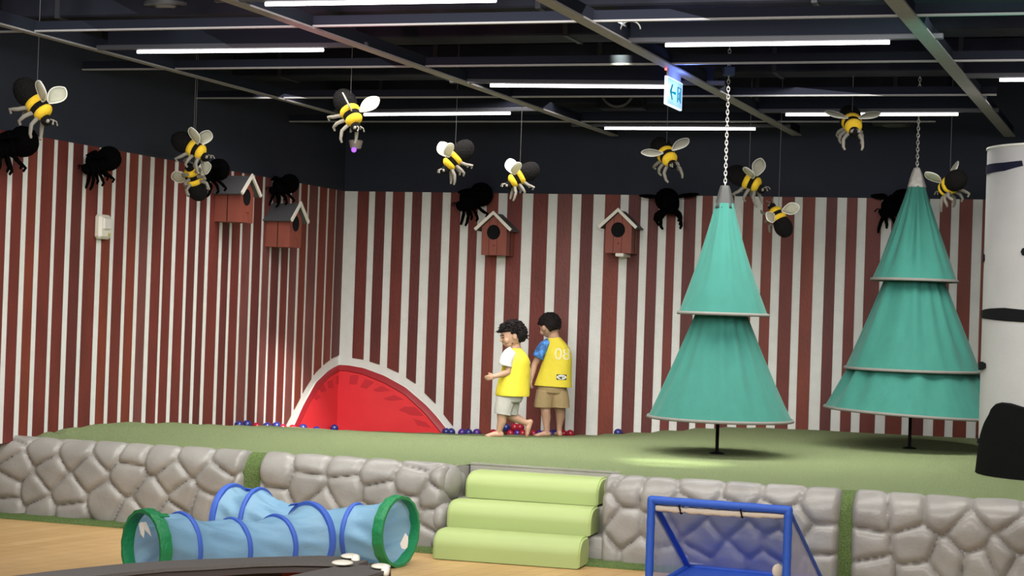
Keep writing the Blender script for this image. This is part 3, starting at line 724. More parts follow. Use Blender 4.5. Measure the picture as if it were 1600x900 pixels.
def frame(fwd, up):
    """image-space directions (right, up, towards camera) -> world rotation for local x=forward, z=back of the bee"""
    def w(v): return (Rv*v[0]+Uv*v[1]-Fv*v[2]).normalized()
    f = w(fwd); u = w(up); u = (u-f*u.dot(f)).normalized(); s_ = u.cross(f)
    return Matrix((f, s_, u)).transposed()
bees = [(57, 163, 10.7, (.62, -.75, .15), (.72, .62, .15), 1.15, 'yellow and black plush bee hanging at the far left against the navy wall'),
        (302, 232, 12.3, (.84, -.48, .2), (.45, .88, .12), 1.05, 'plush bee with one raised wing, upper of the pair left of the birdhouses'),
        (303, 280, 12.6, (-.15, .62, .45), (-.25, .35, -.85), 1.05, 'dark plush bee seen from below, lower of the pair left of the birdhouses'),
        (547, 176, 12.2, (.42, -.80, .42), (.62, .35, .60), 1.15, 'plush bee hanging right above the dome camera'),
        (711, 248, 13.2, (-.70, -.68, .1), (-.68, .66, .25), 1.05, 'plush bee diving left, the left one of the two above the children'),
        (812, 277, 13.4, (-.84, -.50, .1), (-.48, .84, .25), 1.0, 'plush bee diving left, just above the top of the back wall stripes'),
        (1041, 242, 13.0, (.35, -.58, .72), (-.08, .75, .65), 1.1, 'plush bee facing forward with spread wings, left of the first tree chain'),
        (1170, 283, 13.4, (.80, -.45, .3), (.32, .80, .45), 1.1, 'plush bee beside the dark tip of the left tree'),
        (1216, 340, 13.6, (-.38, .80, -.25), (.12, .25, .95), 1.0, 'plush bee seen from above in front of the stripes, right of the left tree'),
        (1331, 192, 12.6, (0, -.50, .85), (.02, .85, .5), 1.15, 'plush bee facing forward with a bluish wing, in front of an LED tube'),
        (1484, 290, 13.0, (-.30, -.35, -.88), (-.35, .9, -.1), 1.1, 'plush bee seen from behind, between the right tree and the birch trunk')]
THREAD = mat('thread', (.16, .16, .17), .5)
def flap(o, deg):
    for ch in o.children:
        if ch.name.startswith('wing') and ch.data.vertices:
            s_ = 1 if ch.data.vertices[0].co.y > 0 else -1; r_ = Vector((.024, s_*.030, .040)); M = Matrix.Rotation(math.radians(-s_*deg), 3, 'X'); ch.rotation_euler = M.to_euler(); ch.location = r_-M @ r_
first = True
for px, py, d, fw, up, sc, lab in bees:
    o = beeY if first else copytree(beeY); first = False
    p = on_y(px, py, d); o.location = p; o.rotation_euler = frame(fw, up).to_euler(); o.scale = (sc*1.06,)*3
    o['label'] = lab; o['group'] = 'plush bees hanging on threads'
    if px in (1041, 1331): flap(o, 32)
    mb = MB(); top = 3.76; q = p+Z*.05
    mb.tube([q, Vector((q.x, q.y, top))], .0018, THREAD, 5)
    tag(mb.build('hanging_thread', smooth='all', loc=q), 'thin thread of the '+' '.join(lab.replace(',', '').replace('yellow and black ', '').split()[:11]), 'thread', 'threads of the bees')
blacks = [(15, 227, 'L', (-.9, -.25, .3), (-.1, .95, .2), 1.15, 'all-black bee figure cut by the left edge on top of the stripes'),
          (154, 254, 'L', (-.85, -.35, .35), (-.1, .95, .2), 1.0, 'all-black bee figure above the emergency lamp box'),
          (330, 270, 'L', (-.6, -.3, .6), (0, .95, .2), 1.0, 'all-black bee figure half hidden behind the lower plush bee and beside a birdhouse'),
          (441, 291, 'L', (-.8, -.3, .5), (0, .95, .2), .95, 'all-black bee figure above the lower left-wall birdhouse'),
          (737, 311, 'B', (-.88, -.40, .2), (-.35, .9, .2), 1.25, 'all-black bee figure on the back wall above the left back-wall birdhouse'),
          (1045, 318, 'B', (.1, -.35, .9), (0, .92, .35), 1.2, 'all-black bee figure on the back wall, just left of the left tree'),
          (1398, 322, 'B', (-.8, -.35, .4), (-.1, .95, .2), 1.25, 'all-black bee figure touching the left side of the right tree')]
first = True
for px, py, wl, fw, up, sc, lab in blacks:
    o = beeB if first else copytree(beeB); first = False
    off = .13 if wl == 'B' else .12
    p = (wallB if wl == 'B' else wallL)(px, py, off); o.location = p; o.rotation_euler = frame(fw, up).to_euler(); o.scale = (sc*1.0, sc*1.3, sc*1.3)
    flap(o, 38)
    o['label'] = lab; o['group'] = 'all-black bees along the top of the striped walls'

# ------------------------------------------------------------------ trees
def hang_tree(cx_top, base_px, zbase, tiers, cap, chain_top_z, label, capmat, nf, seed, tilt=(0, 0), box=None):
    """tiers: (top py, top half-width px, bottom py, bottom half-width px)"""
    base = on_z(*base_px, zbase); d = base.y; sc = F/d; rnd = random.Random(seed)
    root = thing('hanging_tree', label, 'play tree', base)
    zz = lambda px, py: on_y(px, py, d).z
    A = on_y(cx_top[0], cx_top[1], d)                       # axis top
    def axis(z): return Vector((base.x+(A.x-base.x)*(z-base.z)/(A.z-base.z), d, z))
    first_fold = [rnd.uniform(0, 6.28) for _ in range(6)]
    for ti, (py0, w0, py1, w1, cxb) in enumerate(tiers):
        z0, z1 = zz(cx_top[0], py0), zz(cxb, py1); r0, r1 = w0/sc, w1/sc; rings = []; n = 96
        ph = rnd.uniform(0, 6)
        cb = on_y(cxb, py1, d)
        fr = [(rnd.randint(5, 19), rnd.uniform(0, 6.28), rnd.uniform(.3, 1)) for _ in range(6)]
        for k in range(25):
            f = k/24; ring = []
            rr = r0+(r1-r0)*(f**1.06)-.012*math.sin(math.pi*f)
            ctr = axis(z0)*(1-f)+cb*f
            for j in range(n):
                a = 2*math.pi*j/n
                w = sum(am*math.sin(fq*a+p_+.6*f) for fq, p_, am in fr)/3
                amp = (.010+.018*math.sin(math.pi*min(1, f*.95)))*nf*1.5*min(1, rr/.12)
                q = rr*1.0+amp*w*(1-f**8*.75)
                tz = tilt[ti % len(tilt)]*f*math.cos(a)*rr if tilt else 0
                ring.append(Vector((ctr.x+q*math.cos(a), ctr.y+q*math.sin(a), z0+(z1-z0)*f+tz)))
            rings.append(ring)
        inner = [[p_+(Vector((ctr.x, ctr.y, p_.z))-p_).normalized()*.006 for p_ in r_] for r_ in rings[::-1]]
        t = MB(); t.loft(rings, TEAL, cap=False); tier = part(t, 'fabric_tier', root, 'all')
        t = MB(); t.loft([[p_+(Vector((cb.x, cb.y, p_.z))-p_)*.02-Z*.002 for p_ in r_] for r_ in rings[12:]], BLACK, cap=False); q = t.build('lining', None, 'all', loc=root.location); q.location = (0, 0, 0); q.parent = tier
        hem = [p_-Z*.004 for p_ in rings[-1]]
        rg = []
        for p_ in hem:
            o_ = (p_-Vector((cb.x, cb.y, p_.z))).normalized()
            rg.append([p_+o_*.010+Z*.012, p_+o_*.016-Z*.004, p_+o_*.008-Z*.010, p_-o_*.006, p_-o_*.002+Z*.010])
        rg.append(rg[0]); t = MB(); t.loft(rg, HEM, cap=False); q = t.build('hem', None, 'all', loc=root.location); q.location = (0, 0, 0); q.parent = tier
    # cap
    py0, w0, py1, w1 = cap; z0, z1 = zz(cx_top[0], py0), zz(cx_top[0], py1); rings = []
    for k in range(9):
        f = k/8; rr = (w0+(w1-w0)*f**.8)/sc+.004; c_ = axis(z0+(z1-z0)*f)
        rings.append([c_+Vector(((rr+.004*math.sin(5*a+f*2))*math.cos(a), (rr+.004*math.sin(5*a))*math.sin(a), 0)) for a in [2*math.pi*j/32 for j in range(32)]])
    t = MB(); t.loft(rings, capmat); part(t, 'top_cap', root, 'all')
    # pole / rope below and chain above
    t = MB(); t.tube([base, axis(zz(cx_top[0], tiers[-1][0]))], .012, BLACK, 10); t.loft([[base+Vector((r_*math.cos(a), r_*math.sin(a), z_)) for a in [2*math.pi*j/24 for j in range(24)]] for r_, z_ in ((.05, .001), (.05, .006), (.02, .014))], BLACK); part(t, 'rope', root)
    t = MB(); z = z0-.02; k = 0; X = axis(z0); slope = (A.x-base.x)/(A.z-base.z)
    while z < chain_top_z:
        c_ = Vector((X.x+(z-z0)*0.0, d, z)); ang = 0 if k % 2 == 0 else math.pi/2
        pts = [c_+Vector((.009*math.cos(a)*math.cos(ang), .009*math.cos(a)*math.sin(ang), .017*math.sin(a))) for a in [2*math.pi*j/10 for j in range(10)]]
        t.tube(pts, .0032, CHAIN, 5, True); z += .0255; k += 1
    part(t, 'chain', root)
    if box:
        t = MB(); c_ = Vector((X.x, d, box)); t.box(c_, (.075, .075, .06), mat('dark_blue_box', (.02, .04, .12), .5), None, .006); part(t, 'ceiling_mount', root, False, 'small dark blue mounting box')
    return root
hang_tree((1133, 290), (1120, 709), ZP, [(318, 14.5, 490, 69, 1130), (455, 26, 653, 111.5, 1125)], (290, 5, 326, 15), 3.5,
          'left teal fabric fir tree of two tiers with a dark tip, hanging on a chain', mat('dark_canvas', (.035, .035, .033), .7), .55, 3, (.0, .0), 3.04)
hang_tree((1433, 262), (1421, 701), ZP, [(291, 13, 437.5, 65, 1428.5), (405, 33, 577, 103, 1425.5), (540, 78, 644, 134, 1425)], (262, 3, 293, 13.5), 3.5,
          'right teal fabric fir tree of three tiers with a silvery tip, hanging on a chain', mat('silver_canvas', (.42, .40, .37), .5, noise=.2, nscale=30), 1.0, 8, (.0, .0, -.035))

# ------------------------------------------------------------------ birch trunk
cb = on_z(1527, 738, ZP-.0); RC = .48
# the left silhouette edge touches this pixel, the centre is RC to the right and slightly behind
dirr = Vector((cb.x, cb.y, 0)).normalized(); side = Vector((dirr.y, -dirr.x, 0))
CC = Vector((cb.x, cb.y, 0)) + side*RC; CC.z = ZP-.01
trunk = thing('birch_trunk', 'tall white cylindrical birch trunk with black bark marks at the right edge', 'play tree', CC)
BIRCH = mat('birch_white', (.40, .39, .38), .55, noise=.05, nscale=4, bump=.05, bscale=60)
ZC = 2.50
mb = MB(); n = 96
mb.loft([[CC+Vector((r*math.cos(a), r*math.sin(a), z-CC.z)) for a in [2*math.pi*k/n for k in range(n)]] for r, z in ((RC, ZP-.01), (RC, 1.0), (RC, 1.8), (RC, ZC-.02), (RC-.004, ZC))], BIRCH); part(mb, 'trunk', trunk, 40)
mb = MB(); mb.tube([CC+Vector((RC*math.cos(a), RC*math.sin(a), ZC-CC.z)) for a in [2*math.pi*k/n for k in range(n)]], .008, mat('birch_edge', (.7, .68, .62), .5), 6, True); part(mb, 'top_rim', trunk)
def on_cyl(px, py):
    r = ray(px, py); dx, dy = r.x, r.y; ox, oy = CAM.x-CC.x, CAM.y-CC.y
    a = dx*dx+dy*dy; b = 2*(ox*dx+oy*dy); c_ = ox*ox+oy*oy-RC*RC; D = b*b-4*a*c_
    if D < 0: t = -b/(2*a)
    else: t = (-b-math.sqrt(D))/(2*a)
    p = CAM+r*t; ang = math.atan2(p.y-CC.y, p.x-CC.x) % (2*math.pi); return ang, p.z
def mark(top, bot, name, label, thick=.006, m=BLACK, extra=None):
    """top and bottom outlines in picture points, wrapped on the trunk"""
    mb = MB(); N = 40; T = [on_cyl(*q) for q in top]; B = [on_cyl(*q) for q in bot]
    if extra: T += extra[0]; B += extra[1]
    def samp(L, f):
        g = f*(len(L)-1); i = min(int(g), len(L)-2); g -= i; return L[i][0]*(1-g)+L[i+1][0]*g, L[i][1]*(1-g)+L[i+1][1]*g
    rings = []
    for k in range(N+1):
        f = k/N; r = []
        a, b = samp(T, f), samp(B, f)
        for rad in (RC+.001, RC+thick):
            for w in ((0, .25, .5, .75, 1) if rad == RC+.001 else (1, .75, .5, .25, 0)):
                an = a[0]*(1-w)+b[0]*w; z = a[1]*(1-w)+b[1]*w
                r.append(Vector((CC.x+rad*math.cos(an), CC.y+rad*math.sin(an), z)))
        rings.append(r)
    mb.loft(rings, m); return part(mb, name, trunk, 40, label)
NAVYB = mat('navy_black_vinyl', (.008, .008, .022), .6, spec=.2)
angR = on_cyl(1600, 450)[0]
mark([(1538.5, 262), (1545, 257), (1570, 254), (1597, 251)], [(1538.5, 272), (1545, 271.5), (1570, 267), (1599, 259)], 'bark_mark', 'navy-black upper bark stroke', m=NAVYB)
mark([(1532.5, 486), (1548, 482), (1570, 481), (1600, 484)], [(1532.5, 496), (1548, 499), (1570, 501.5), (1600, 503.5)], 'bark_mark', 'long black bark stroke at mid height', extra=([(angR+.5, on_cyl(1600, 486)[1])], [(angR+.5, on_cyl(1600, 498)[1])]))
mark([(1533, 396), (1536, 395.5), (1539, 398)], [(1533, 408), (1536, 409.5), (1539, 407)], 'bark_mark', 'small dark knot mark', .008)
mark([(1596, 393), (1598, 388.5), (1602, 387)], [(1596, 394), (1598, 398.5), (1602, 400)], 'bark_mark', 'small dark knot mark', .008)
mark([(1529, 567), (1536, 565), (1541, 568)], [(1529, 577), (1536, 578), (1541, 575)], 'bark_mark', 'dark knot bump', .014)
mark([(1526.5, 680), (1528.5, 682), (1531, 686)], [(1526.5, 691), (1528.5, 693), (1531, 690)], 'bark_mark', 'small olive-black knot', .008)
T = [(1527.5, 737), (1531, 700), (1534, 680), (1540, 660), (1548, 645), (1551, 637), (1556, 631), (1566, 628.5), (1580, 630), (1590, 633), (1600, 636)]
Bm = [(1527.5, 738.5)]+[(x, 739.5) for x in (1531, 1534, 1540, 1548, 1551, 1556, 1566, 1580, 1590, 1600)]
zb = ZP+.003; ex = [(angR+.25, on_cyl(1600, 640)[1]), (angR+.5, on_cyl(1600, 655)[1]), (angR+.62, on_cyl(1600, 700)[1]), (angR+.66, zb+.02)]
Tc = [on_cyl(*q) for q in T]
o = None
mb = MB(); L_ = Tc+ex; rings = []
for k in range(61):
    g = k/60*(len(L_)-1); i = min(int(g), len(L_)-2); g -= i; an = L_[i][0]*(1-g)+L_[i+1][0]*g; zt = max(zb+.01, L_[i][1]*(1-g)+L_[i+1][1]*g)
    rings.append([Vector((CC.x+r*math.cos(an), CC.y+r*math.sin(an), z)) for r, z in ((RC+.001, zb), (RC+.012, zb), (RC+.016, zb+(zt-zb)*.5), (RC+.014, zt-.01), (RC+.001, zt))])
mb.loft(rings, mat('black_cloth', (.005, .005, .005), .9, bump=.2, bscale=12, spec=.08)); part(mb, 'door_curtain', trunk, 40, 'arched black cloth over the entrance')

# ------------------------------------------------------------------ play tunnels
CLOTH = mat('tunnel_cloth', (.31, .56, .78), .45, transl=.40, noise=.05, nscale=4, alpha=.93, bump=.55, bscale=5, stretch=(1, 3, 2.2))
BLUEB = mat('tunnel_blue_band', (.045, .12, .52), .6); GREENB = mat('tunnel_green_band', (.012, .22, .075), .45, bump=.3, bscale=50); TAGW = mat('care_tag_white', (.75, .70, .64), .7)
DIA = .386
def ringpts(c, ax, r, n=48, sq=1.0):
    ax = Vector(ax).normalized(); s_ = ax.cross(Z).normalized(); u_ = Z
    return [c+s_*(r*math.cos(a))+u_*(r*sq*math.sin(a)) for a in [2*math.pi*k/n for k in range(n)]]
def tunnel(name, label, stations, hoops, seed, tags):
    """stations: (px top, py top, radius factor, sag) ; the top of each hoop is given in picture points"""
    rnd = random.Random(seed); n = 64
    cs = []
    for px, py, dd, yaw in stations:
        top = on_y(px, py, dd); r = (top.z-.008)/2; cs.append((Vector((top.x, top.y, r+.006)), r, yaw))
    root = thing(name, label, 'play tunnel', Vector((sum(c[0].x for c in cs)/len(cs), sum(c[0].y for c in cs)/len(cs), 0)))
    axs = []
    for i in range(len(cs)):
        axs.append(Vector((math.cos(math.radians(cs[i][2])), math.sin(math.radians(cs[i][2])), 0)))
    rings = []; SUB = 10
    for i in range(len(cs)-1):
        A_, B_ = cs[i], cs[i+1]
        fr = [(rnd.randint(4, 13), rnd.uniform(0, 6.28)) for _ in range(4)]
        for k in range(SUB):
            f = k/SUB; c_ = A_[0]*(1-f)+B_[0]*f; ax = (axs[i]*(1-f)+axs[i+1]*f).normalized(); r = A_[1]*(1-f)+B_[1]*f; m_ = math.sin(math.pi*f)
            s_ = ax.cross(Z).normalized(); ring = []
            for j in range(n):
                a = 2*math.pi*j/n
                w = sum(1-2.2*abs(math.sin((fq*a+p_)/2+2.6*f)) for fq, p_ in fr)/4
                top = max(0, math.sin(a))
                rr = r*(1-.035*m_-.10*m_*top**2)+.022*w*m_
                q = c_+s_*(rr*math.cos(a))+Z*(rr*math.sin(a)); q.z = max(.004, q.z); ring.append(q)
            rings.append(ring)
    ax = axs[-1]; s_ = ax.cross(Z).normalized(); rings.append([cs[-1][0]+s_*(cs[-1][1]*math.cos(a))+Z*(cs[-1][1]*math.sin(a)) for a in [2*math.pi*j/n for j in range(n)]])
    mb = MB(); mb.loft(rings, CLOTH, cap=False); part(mb, 'cloth_tube', root, 'all')
    for i, kind in hoops:
        c_, r, _ = cs[i]; ax = axs[i]; w = .062 if kind == 'g' else (.034 if kind == 'B' else .024); m = GREENB if kind == 'g' else BLUEB
        s_ = ax.cross(Z).normalized(); rr = []
        for j in range(n):
            a = 2*math.pi*j/n; o_ = s_*math.cos(a)+Z*math.sin(a); b = .0025*math.sin(a*17)*(kind == 'g')
            ring = [c_+o_*(r+t_+(b if t_ > 0 else 0))+ax*x_ for t_, x_ in ((.006, -w/2), (.010, 0), (.006, w/2), (-.010, w/2), (-.012, 0), (-.010, -w/2))]
            rr.append(ring)
        rr.append(rr[0])
        for ring in rr:
            for q in ring: q.z = max(.002, q.z)
        mb = MB(); mb.loft(rr, m, cap=False); part(mb, 'hoop', root, 40, {'g': 'green padded end hoop', 'B': 'blue end hoop'}.get(kind))
    for i, sg, ang in tags:      # fastening straps beside the hoops
        c_, r, _ = cs[i]; ax = axs[i]; s_ = ax.cross(Z).normalized(); o_ = lambda a: s_*math.cos(a)+Z*math.sin(a)
        a = math.radians(ang); pts = [c_+o_(a-.07)*(r+.007)+ax*(.01*sg), c_+o_(a+.07)*(r+.007)+ax*(.01*sg), c_+o_(a+.07)*(r+.004)+ax*(.062*sg), c_+o_(a-.07)*(r+.004)+ax*(.062*sg)]
        mb = MB(); mb.prism(pts, o_(a)*.004, GREENB if any(h[0] == i and h[1] == 'g' for h in hoops) else BLUEB); part(mb, 'strap', root, False)
    return root, cs, axs
tr, cs, axs = tunnel('play_tunnel', 'light blue fabric play tunnel in front, with a green hoop at its left end',
       [(231, 797, 8.8, 41), (284, 801, 9.0, 44), (364, 810, 9.16, 46), (433, 805, 9.28, 47), (485, 785, 9.40, 47)], [(0, 'g'), (1, 'b'), (2, 'b'), (3, 'b'), (4, 'B')], 4, [(0, 1, 62), (4, -1, 118)])
def paper_tag(root, c_, pts, name='care_tag'):
    mb = MB(); mb.prism([c_+Vector(p_) for p_ in pts], Vector((.001, -.003, 0)), TAGW); part(mb, name, root, False, 'white care label')
e = cs[0][0]; ax0 = axs[0]; sd0 = ax0.cross(Z).normalized()
q = on_y(224, 820, e.y+.05)
paper_tag(tr, q, [(-.018, 0, .012), (.012, .004, .014), (.030, 0, -.02), (.042, -.004, -.055), (.030, .002, -.048), (.014, 0, -.030)])
paper_tag(tr, q, [(-.022, -.004, .008), (.004, 0, .006), (.008, 0, -.03), (.006, -.006, -.064), (-.012, 0, -.045), (-.018, 0, -.02)])
tr2, cs2, axs2 = tunnel('play_tunnel', 'light blue fabric play tunnel behind, with a green hoop at its right end',
       [(363, 757, 10.13, -25), (404, 763, 10.05, -23), (470, 789, 9.96, -20), (557, 787, 9.88, -22), (621, 776, 9.82, -29)], [(0, 'B'), (1, 'b'), (2, 'b'), (3, 'b'), (4, 'g')], 9, [(0, 1, 128), (4, -1, 165)])
e = cs2[4][0]; q = on_y(631, 846, e.y-.05)
paper_tag(tr2, q, [(.006, 0, .045), (.022, 0, .025), (.020, 0, -.03), (.006, 0, -.042), (-.012, 0, -.036), (-.020, 0, -.012)])

# ------------------------------------------------------------------ football goal
GBLUE = mat('goal_blue_fabric', (.022, .10, .52), .55, bump=.15, bscale=25)
def netmat(name, col, alpha, scale):
    m = bpy.data.materials.new(name); m.use_nodes = True; nt = m.node_tree; b = nt.nodes['Principled BSDF']; b.inputs['Base Color'].default_value = (*col, 1); b.inputs['Roughness'].default_value = .8
    tc = nt.nodes.new('ShaderNodeTexCoord'); w = nt.nodes.new('ShaderNodeTexNoise'); w.inputs['Scale'].default_value = scale
    nt.links.new(tc.outputs['Object'], w.inputs[0]); r = nt.nodes.new('ShaderNodeMapRange'); r.inputs[1].default_value = .3; r.inputs[2].default_value = .7; r.inputs[3].default_value = alpha-.06; r.inputs[4].default_value = alpha+.06
    nt.links.new(w.outputs[0], r.inputs[0]); nt.links.new(r.outputs[0], b.inputs['Alpha']); return m
NETB = netmat('blue_fine_net', (.05, .17, .62), .62, 9); NETW = netmat('pale_fine_net', (.55, .55, .60), .62, 9)
zg = .475
A0, A1 = on_z(1018, 781, zg), on_z(1232, 797, zg); B0, B1 = on_z(1074, 885, .055), on_z(1283, 904, .055)
C0, C1 = Vector((A0.x, A0.y, .022)), Vector((A1.x, A1.y, .022))
goal = thing('football_goal', 'blue framed children football goal with see-through net in front of the stone wall', 'goal', (C0+C1)/2*Vector((1, 1, 0)).length if False else Vector(((C0.x+C1.x)/2, (C0.y+C1.y)/2, 0)))
def gtube(a, b, name, r=.021, m=GBLUE, label=None):
    mb = MB(); N = 12; mb.limb([a+(b-a)*(k/N) for k in range(N+1)], [r*(1+.05*math.sin(k*2.3)) for k in range(N+1)], m, 12); return part(mb, name, goal, 'all', label)
gtube(A0, A1, 'crossbar'); gtube(C0, A0, 'post'); gtube(C1, A1, 'post'); gtube(A0, B0, 'diagonal_strut', .019); gtube(A1, B1, 'diagonal_strut', .012)
gtube(B0, B1, 'rear_ground_bar', .012); gtube(C0, B0, 'side_ground_bar', .016); gtube(C1, B1, 'side_ground_bar', .012); gtube(C0, C1, 'front_ground_bar', .016)
mb = MB(); n1 = 10
def sheet(p00, p10, p11, p01, m, name, sag):
    mb = MB(); rows_ = []; nr = (p10-p00).cross(p01-p00).normalized()
    for i in range(n1+1):
        r_ = []
        for j in range(n1+1):
            f, g = i/n1, j/n1; q = (p00*(1-f)+p10*f)*(1-g)+(p01*(1-f)+p11*f)*g; r_.append(q+nr*sag*math.sin(math.pi*f)*math.sin(math.pi*g))
        rows_.append(r_)
    mb.loft(rows_, m, cap=False, closed=False); return part(mb, name, goal, 'all')
sheet(A0, A1, B1, B0, NETB, 'rear_net', .012)
sheet(A0, C0, B0+Z*.01, A0+(B0-A0)*.02, NETW, 'side_net', .004); sheet(A1, C1, B1+Z*.01, A1+(B1-A1)*.02, NETW, 'side_net', .004)
mb = MB(); dn = (B0-C0).normalized(); ra = A0+(A1-A0)*.03-Z*.040+dn*.02; rb = A0+(A1-A0)*.965-Z*.030+dn*.02
N = 26; mb.limb([ra+(rb-ra)*(k/N)-Z*.006*math.sin(math.pi*k/N) for k in range(N+1)], [.017*(1+.12*math.sin(k*1.9))*(.72 if k in (6, 18) else 1) for k in range(N+1)], mat('cream_cloth', (.72, .62, .50), .8, bump=.3, bscale=30), 12); part(mb, 'rolled_target_sheet', goal, 'all', 'cream rolled-up cloth tied under the crossbar')
for f in (.2, .68):
    q = ra+(rb-ra)*f; mb = MB(); t_ = (rb-ra).normalized(); u_ = t_.cross(Z).normalized()
    mb.tube([q+(u_*math.cos(a)+Z*math.sin(a))*(.020 if math.sin(a) < .3 else .045)-Z*.004 for a in [2*math.pi*k/14 for k in range(14)]], .004, BLACK, 6, True); part(mb, 'tie', goal, 'all', 'black tie strap')
mb = MB(); mb.tube([B0+Vector((-.02, -.03, .02)), B0+Vector((.08, -.01, .012))], .008, mat('grey_plastic', (.5, .5, .52), .4), 8); mb.tube([B0+Vector((0, 0, 0)), B0+Vector((-.01, -.01, .06))], .008, mat('grey_plastic', (.5, .5, .52), .4), 8); part(mb, 'corner_connector', goal, 'all')
q = on_y(1215, 892, C1.y+.1); mb = MB(); mb.ell(q, (.028, .012, .035), mat('cream_cloth', (.72, .62, .50), .8)); part(mb, 'care_tag', goal, 'all')
mb = MB(); mb.prism([C0+Z*-.008, C1+Z*-.008, B1+Z*-.008, B0+Z*-.008], (0, 0, .006), GBLUE); part(mb, 'base_sheet', goal, False)

# ------------------------------------------------------------------ curved bench in the foreground
ZB = .52; GREYT = mat('grey_bench_top', (.105, .096, .090), .75, noise=.08, nscale=90); FASC = mat('brown_fascia', (.055, .042, .040), .6); RPAN = mat('red_panel', (.32, .035, .022), .5)
bench = thing('curved_bench', 'dark grey curved bench top with brown edge and red panels in the foreground', 'bench', on_z(350, 885, 0)*1.0)
outer = [(-60, 909), (20, 899.5), (100, 890), (190, 881), (260, 876), (320, 873.5), (420, 870), (500, 868), (540, 870), (575, 876)]
inner = [(40, 915), (145, 900), (210, 892.5), (262, 887.5), (320, 885), (400, 880), (460, 878.5), (500, 879), (530, 880), (560, 881)]
mb = MB(); mr = []
for a, b in zip(outer, inner):
    p = on_z(*a, ZB); q = on_z(*b, ZB); mr.append([p, q, q-Z*.004+Vector((0, -.004, 0)), q-Z*.042, p-Z*.042])
top_o = [r[0] for r in mr]; top_i = [r[1] for r in mr]
mb.loft([[a, b, b-Z*.012, a-Z*.012] for a, b in zip(top_o, top_i)], GREYT); part(mb, 'bench_top', bench, 30)
mb = MB(); mb.loft([[a+Vector((0, -.01, -.0125)), b+Vector((0, .006, -.0125)), b+Vector((0, .006, -.036)), a+Vector((0, -.01, -.036))] for a, b in zip(top_o, top_i)], FASC); part(mb, 'edge_band', bench, 30)
def cyl_panel(i0, i1, m, name):
    mb = MB(); seg = []
    for k in range(i0*2, i1*2+1):
        f = k/2; i = min(int(f), len(top_i)-2); g = f-i; a = (top_o[i]*(1-g)+top_o[i+1]*g)*.5+(top_i[i]*(1-g)+top_i[i+1]*g)*.5
        seg.append([Vector((a.x, a.y+.03, .0)), Vector((a.x, a.y+.03, ZB-.037)), Vector((a.x, a.y+.05, ZB-.037)), Vector((a.x, a.y+.05, .0))])
    mb.loft(seg, m); part(mb, name, bench, 30)
cyl_panel(0, 2, FASC, 'support_panel'); cyl_panel(2, 4, RPAN, 'red_panel'); cyl_panel(4, 5, RPAN, 'red_panel'); cyl_panel(5, 6, FASC, 'support_panel'); cyl_panel(6, 7, RPAN, 'red_panel'); cyl_panel(7, 9, FASC, 'support_panel')
bench2 = thing('curved_bench', 'second dark grey curved bench piece, nearer and right of the long one', 'bench', on_z(560, 890, 0))
o2 = [(400, 912), (460, 898), (500, 889.5), (530, 884), (560, 882.5), (585, 883.5), (611, 886.5)]; i2 = [(440, 930), (500, 922), (530, 912), (560, 903), (580, 898), (596, 893), (611, 890.5)]
ZB2 = ZB
mb = MB(); P_ = [on_z(*a, ZB2) for a in o2]; Q_ = [on_z(*a, ZB2) for a in i2]
mb.loft([[a, b, b-Z*.012, a-Z*.012] for a, b in zip(P_, Q_)], GREYT); part(mb, 'bench_top', bench2, 30)
mb = MB(); mb.loft([[a+Vector((0, -.01, -.0125)), b+Vector((0, .004, -.0125)), b+Vector((0, .004, -.06)), a+Vector((0, -.01, -.06))] for a, b in zip(P_, Q_)], FASC); part(mb, 'edge_band', bench2, 30)
mb = MB(); mb.loft([[Vector((a.x, a.y-.02, 0)), Vector((a.x, a.y-.02, ZB-.06)), Vector((a.x, a.y-.05, ZB-.06)), Vector((a.x, a.y-.05, 0))] for a in P_[2:-1]], FASC); part(mb, 'support_panel', bench2, 30)
CREAM = mat('cream_pad', (.80, .76, .64), .45)
def pad(px, py, rx, lab, foot=None, hz=.0):
    p = on_z(px, py, ZB+hz); root = thing('felt_pad', lab, 'pad', p, None, 'cream oval pads on the bench ends')
    mb = MB(); mb.ell(p+Z*.008, (rx, .045, .0085), CREAM, None, 28, 10); part(mb, 'disc', root, 'all')
    if foot:
        mb = MB(); mb.limb([p+Vector((foot, -.035, .004)), p+Vector((foot, -.042, -.008))], [.016, .014], CREAM, 12); part(mb, 'clip', root, 'all')
pad(547, 872.5, .033, 'cream oval pad on the far bench end, topmost of the three', .022)
pad(535, 883, .037, 'cream oval pad between the two bench pieces, the left of the lower two', None, .002)
pad(595, 888.5, .033, 'cream oval pad on the right tip of the nearer bench piece', .018)

